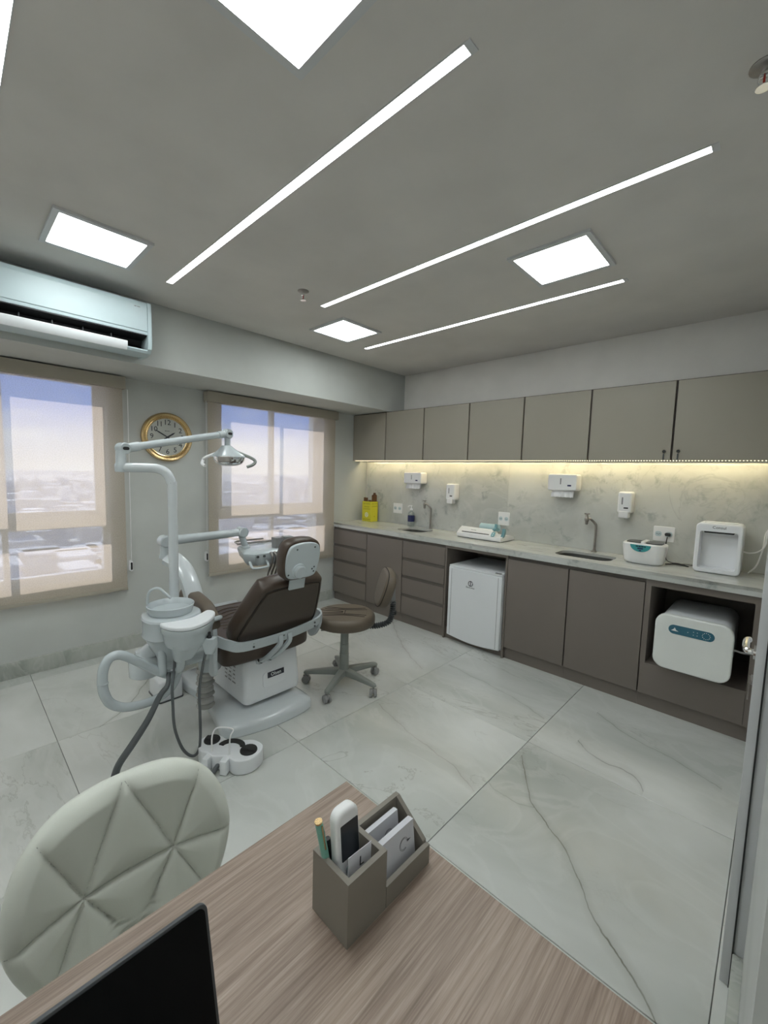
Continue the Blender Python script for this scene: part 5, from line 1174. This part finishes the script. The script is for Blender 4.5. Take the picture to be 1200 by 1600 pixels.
# ------------------------------------------------------------------ desk organizer and contents
og = thing('desk_organizer', 'taupe two part desk organizer box with a slanted section', 'organizer', (3.25, -3.1, 0.75))
def wallbox(x0, x1, y0, y1, zb, zf, name):
    """open box; left side height zb, right side height zf (slanting when different)"""
    t_ = 0.009
    b = B()
    b.box(x0, x1, y0, y1, 0.7504, 0.757)
    b.box(x0, x0+t_, y0, y1, 0.757, zb)
    b.box(x1-t_, x1, y0, y1, 0.757, zf)
    for ya, yb_ in ((y0, y0+t_), (y1-t_, y1)):
        r = [(x0+t_, 0.757), (x1-t_, 0.757), (x1-t_, zf), (x0+t_, zb)]
        b.loft([[(p, ya, q) for p, q in r], [(p, yb_, q) for p, q in r]])
    return b.link(name, 'taupe_mdf', og)
wallbox(3.209, 3.295, -3.2075, -3.1225, 0.856, 0.856, 'tall_box')
def slanted():
    x0, x1, y0, y1 = 3.209, 3.295, -3.1210, -3.0050; t_ = 0.009
    b = B(); b.box(x0, x1, y0, y1, 0.7504, 0.757)
    b.box(x0, x0+t_, y0, y1, 0.757, 0.843); b.box(x1-t_, x1, y0, y1, 0.757, 0.788)
    for ya, yb_ in ((y0, y0+t_), (y1-t_, y1)):
        r = [(x0+t_, 0.757), (x1-t_, 0.757), (x1-t_, 0.793), (x0+t_, 0.843)]
        b.loft([[(p, ya, q) for p, q in r], [(p, yb_, q) for p, q in r]])
    b.link('slanted_box', 'taupe_mdf', og)
slanted()
rc = thing('remote_control', 'white air conditioner remote standing in the organizer', 'remote', (3.245, -3.165, 0.80))
rf_ = frame((3.262, -3.166, 0.7585), (0, 1, 0), (-0.10, 0, 1))
b = B(); b.at(rf_); b.prism(rrect(0.048, 0.168, 0.017, 6, 0, 0.084), -0.022, 0.0, 0.006, 3); b.link('remote_body', 'white', rc)
b = B(); b.at(rf_); b.prism(rrect(0.037, 0.058, 0.002, 3, 0.001, 0.117), 0, 0.0008); b.link('remote_screen', 'screen', rc)
b = B(); b.at(rf_); b.prism(rrect(0.02, 0.012, 0.004, 3, 0, 0.07), 0, 0.0012); b.prism(rrect(0.02, 0.012, 0.004, 3, 0, 0.05), 0, 0.0012); b.link('remote_buttons', 'ac', rc)
cn = thing('small_card', 'small white card standing in front of the remote control', 'card', (3.278, -3.18, 0.80))
cf = frame((3.2785, -3.171, 0.7675), (0, 1, -0.06), (-0.04, 0, 1))
b = B(); b.at(cf); b.prism([(-0.024, 0), (0.026, 0), (0.026, 0.104), (-0.024, 0.104)], -0.001, 0.0); b.link('card_sheet', 'paper', cn)
text('card_print', 'L', 0.022, frame(cf @ V(0.004, 0.085, 0.0006), cf.to_3x3() @ V(1, 0, 0), cf.to_3x3() @ V(0, 1, 0)), 'ink', cn, 0.0002)
pn = thing('mint_pen', 'thick mint green pen with gold trim in the organizer', 'pen', (3.23, -3.195, 0.82))
p0, p1 = V(3.236, -3.182, 0.7595), V(3.228, -3.214+0.002, 0.918)
b = B(); b.tube([p0, p1], 0.0062, 12); b.link('pen_barrel', 'mint', pn)
b = B(); b.tube([p1, p1+(p1-p0).normalized()*0.003], 0.0063, 12); b.tube([p1+V(0.0075, 0.001, -0.002), p1+V(0.0085, 0.008, -0.045)], 0.0013, 6); b.link('gold_clip', 'gold', pn)
b = B(); b.tube([(3.229, -3.165, 0.7595), (3.222, -3.189, 0.872)], 0.0045, 10); tag(b.link('black_pen', 'black'), 'slim black pen between the mint pen and the remote', 'pen')
for k, (x, w2, h2, n_, lb) in enumerate(((3.236, 0.080, 0.078, 0.010, 'rear stack of white business cards in the slanted organizer box'), (3.268, 0.083, 0.075, 0.012, 'front stack of white business cards with a printed emblem'))):
    cs = thing('card_stack', lb, 'cards', (x, -3.065, 0.757), 0, 'business card stacks in the organizer')
    fr = frame((x+0.008, -3.066+0.006*k-0.003, 0.7575), (0, 1, 0), (-0.12, 0, 1))
    for q in range(5):
        b = B(); b.at(fr); off = 0.0006*((q*7) % 3-1); b.prism([(-w2/2+off, 0), (w2/2+off, 0), (w2/2+off, h2), (-w2/2+off, h2)], -n_+n_/5*q+0.0001, -n_+n_/5*(q+1)); cd_ = b.link('card', 'paper', cs)
    b = B(); b.at(fr)
    for r_ in (0.011, 0.009): b.tube([(0.012+r_*math.cos(a), 0.045+r_*math.sin(a), 0.0003) for a in [2*PI*i_/18 for i_ in range(16)]], 0.0003, 5)
    b.prism([(0.022, 0.044), (0.031, 0.046), (0.022, 0.048)], 0.0002, 0.0006)
    b.link('card_emblem', 'ink', cs)

# ------------------------------------------------------------------ white quilted chair behind the desk
wc = thing('quilted_chair', 'cream quilted shell chair pushed up behind the desk', 'chair', (2.85, -3.345, 0))
Y0 = -3.352
HALF = [(0.0, 0.784), (0.05, 0.783), (0.10, 0.776), (0.145, 0.756), (0.182, 0.72), (0.205, 0.67), (0.214, 0.62), (0.212, 0.58), (0.200, 0.535), (0.182, 0.49), (0.166, 0.45), (0.160, 0.425), (0.164, 0.40)]
out = smooth_closed([(y, z) for y, z in HALF]+[(-y, z) for y, z in HALF[::-1][:-1]], 12)
cen = Vector((0.0, 0.59))
segs = [((-0.086, 0.595), (0.086, 0.595))]
for s in (-1, 1):
    for q in ((0.0, 0.782), (s*0.155, 0.745), (s*0.213, 0.588), (s*0.150, 0.468), (0.0, 0.453)):
        segs.append(((s*0.086, 0.595), q))
segs.append(((0.0, 0.453), (0.15, 0.41))); segs.append(((0.0, 0.453), (-0.15, 0.41)))
def sdist(p):
    m_ = 9
    for a, c in segs:
        a = Vector(a); c = Vector(c); d = c-a; t_ = max(0, min(1, (p-a).dot(d)/d.length_squared)); m_ = min(m_, (p-a-d*t_).length)
    return m_
def surf(y, z, puff):
    x = 2.700+0.24*max(0, 0.785-z)**1.25+0.055*(y/0.24)**2     # reclined and wrapped forward at the sides
    return V(x+puff, Y0+y, z)
b = B(); NR = 64; rings = []
for k in range(NR+1):
    t_ = k/NR; r = 1-t_**1.6 if False else 1-t_
    row = []
    for p in out:
        q = cen+(Vector(p)-cen)*(1-t_)
        edge = min(1.0, (Vector(p)-cen).length*t_/0.03)
        pf = 0.020*math.sqrt(max(0, 1-(1-edge)**2))
        dd_ = sdist(q); pf += (0.0070*(1-math.exp(-(dd_/0.0045)))+0.011*(1-math.exp(-(dd_/0.03))))*edge
        row.append(surf(q.x, q.y, pf))
    rings.append(row)
back = [[surf(p[0], p[1], 0)-V(0.016, 0, 0) for p in inset(out, 0.006)], [surf(p[0], p[1], -0.008) for p in out]]
b.loft(back+rings, True, True, False); wb = b.link('backrest', 'shell', wc, sharp=60)
for a, c in segs:
    a = Vector(a); c = Vector(c); P = []
    for k in range(31):
        q = a+(c-a)*(k/30); rr2 = (q-cen).length
        dirn = (q-cen).normalized() if rr2 > 1e-6 else Vector((1, 0))
        bound = max(((Vector(p)-cen) for p in out), key=lambda w_: w_.normalized().dot(dirn)).length
        if rr2 > bound-0.003: continue
        edge = min(1.0, (bound-rr2)/0.03)
        P.append(surf(q.x, q.y, 0.020*math.sqrt(max(0, 1-(1-edge)**2))+0.0002))
    if len(P) > 2:
        b = B(); b.tube(P, 0.0009, 5); b.link('stitch_line', 'shellseam', wb)
# seat pan: waist, then wide and slightly cupped
b = B(); rows = []
for k in range(15):
    t_ = k/14; x = 2.735+0.49*t_; hw = 0.150+0.095*math.sin(min(1, t_*3.2)*PI/2)-0.05*max(0, t_-0.8)*5*0.6
    z = 0.405+0.035*min(1, t_*3)-(0.03*max(0, t_-0.75)*4)
    row = []
    for q in range(21):
        s = -1+2*q/20; row.append(V(x, Y0+hw*s, z+0.028*s*s-0.012*abs(math.sin(s*PI*1.5))*0.3))
    row2 = [V(p.x, p.y, p.z-0.022) for p in row[::-1]]
    rows.append(row+row2)
b.loft(rows); b.link('seat', 'shell', wc, sharp=60)
b = B()
b.prism(rrect(0.30, 0.30, 0.03, 3, 3.02, Y0), 0.40, 0.418); b.link('seat_frame', 'darkgrey', wc)
for sx, sy in ((-1, -1), (-1, 1), (1, -1), (1, 1)):
    b = B(); b.tube([(3.02+sx*0.12, Y0+sy*0.12, 0.405), (3.02+sx*0.21, Y0+sy*0.21, 0.0008)], lambda t_: 0.016-0.006*t_, 10); b.link('leg', mat('beech_wood', (0.45, 0.30, 0.17), 0.5) if (sx, sy) == (-1, -1) else bpy.data.materials['beech_wood'], wc)
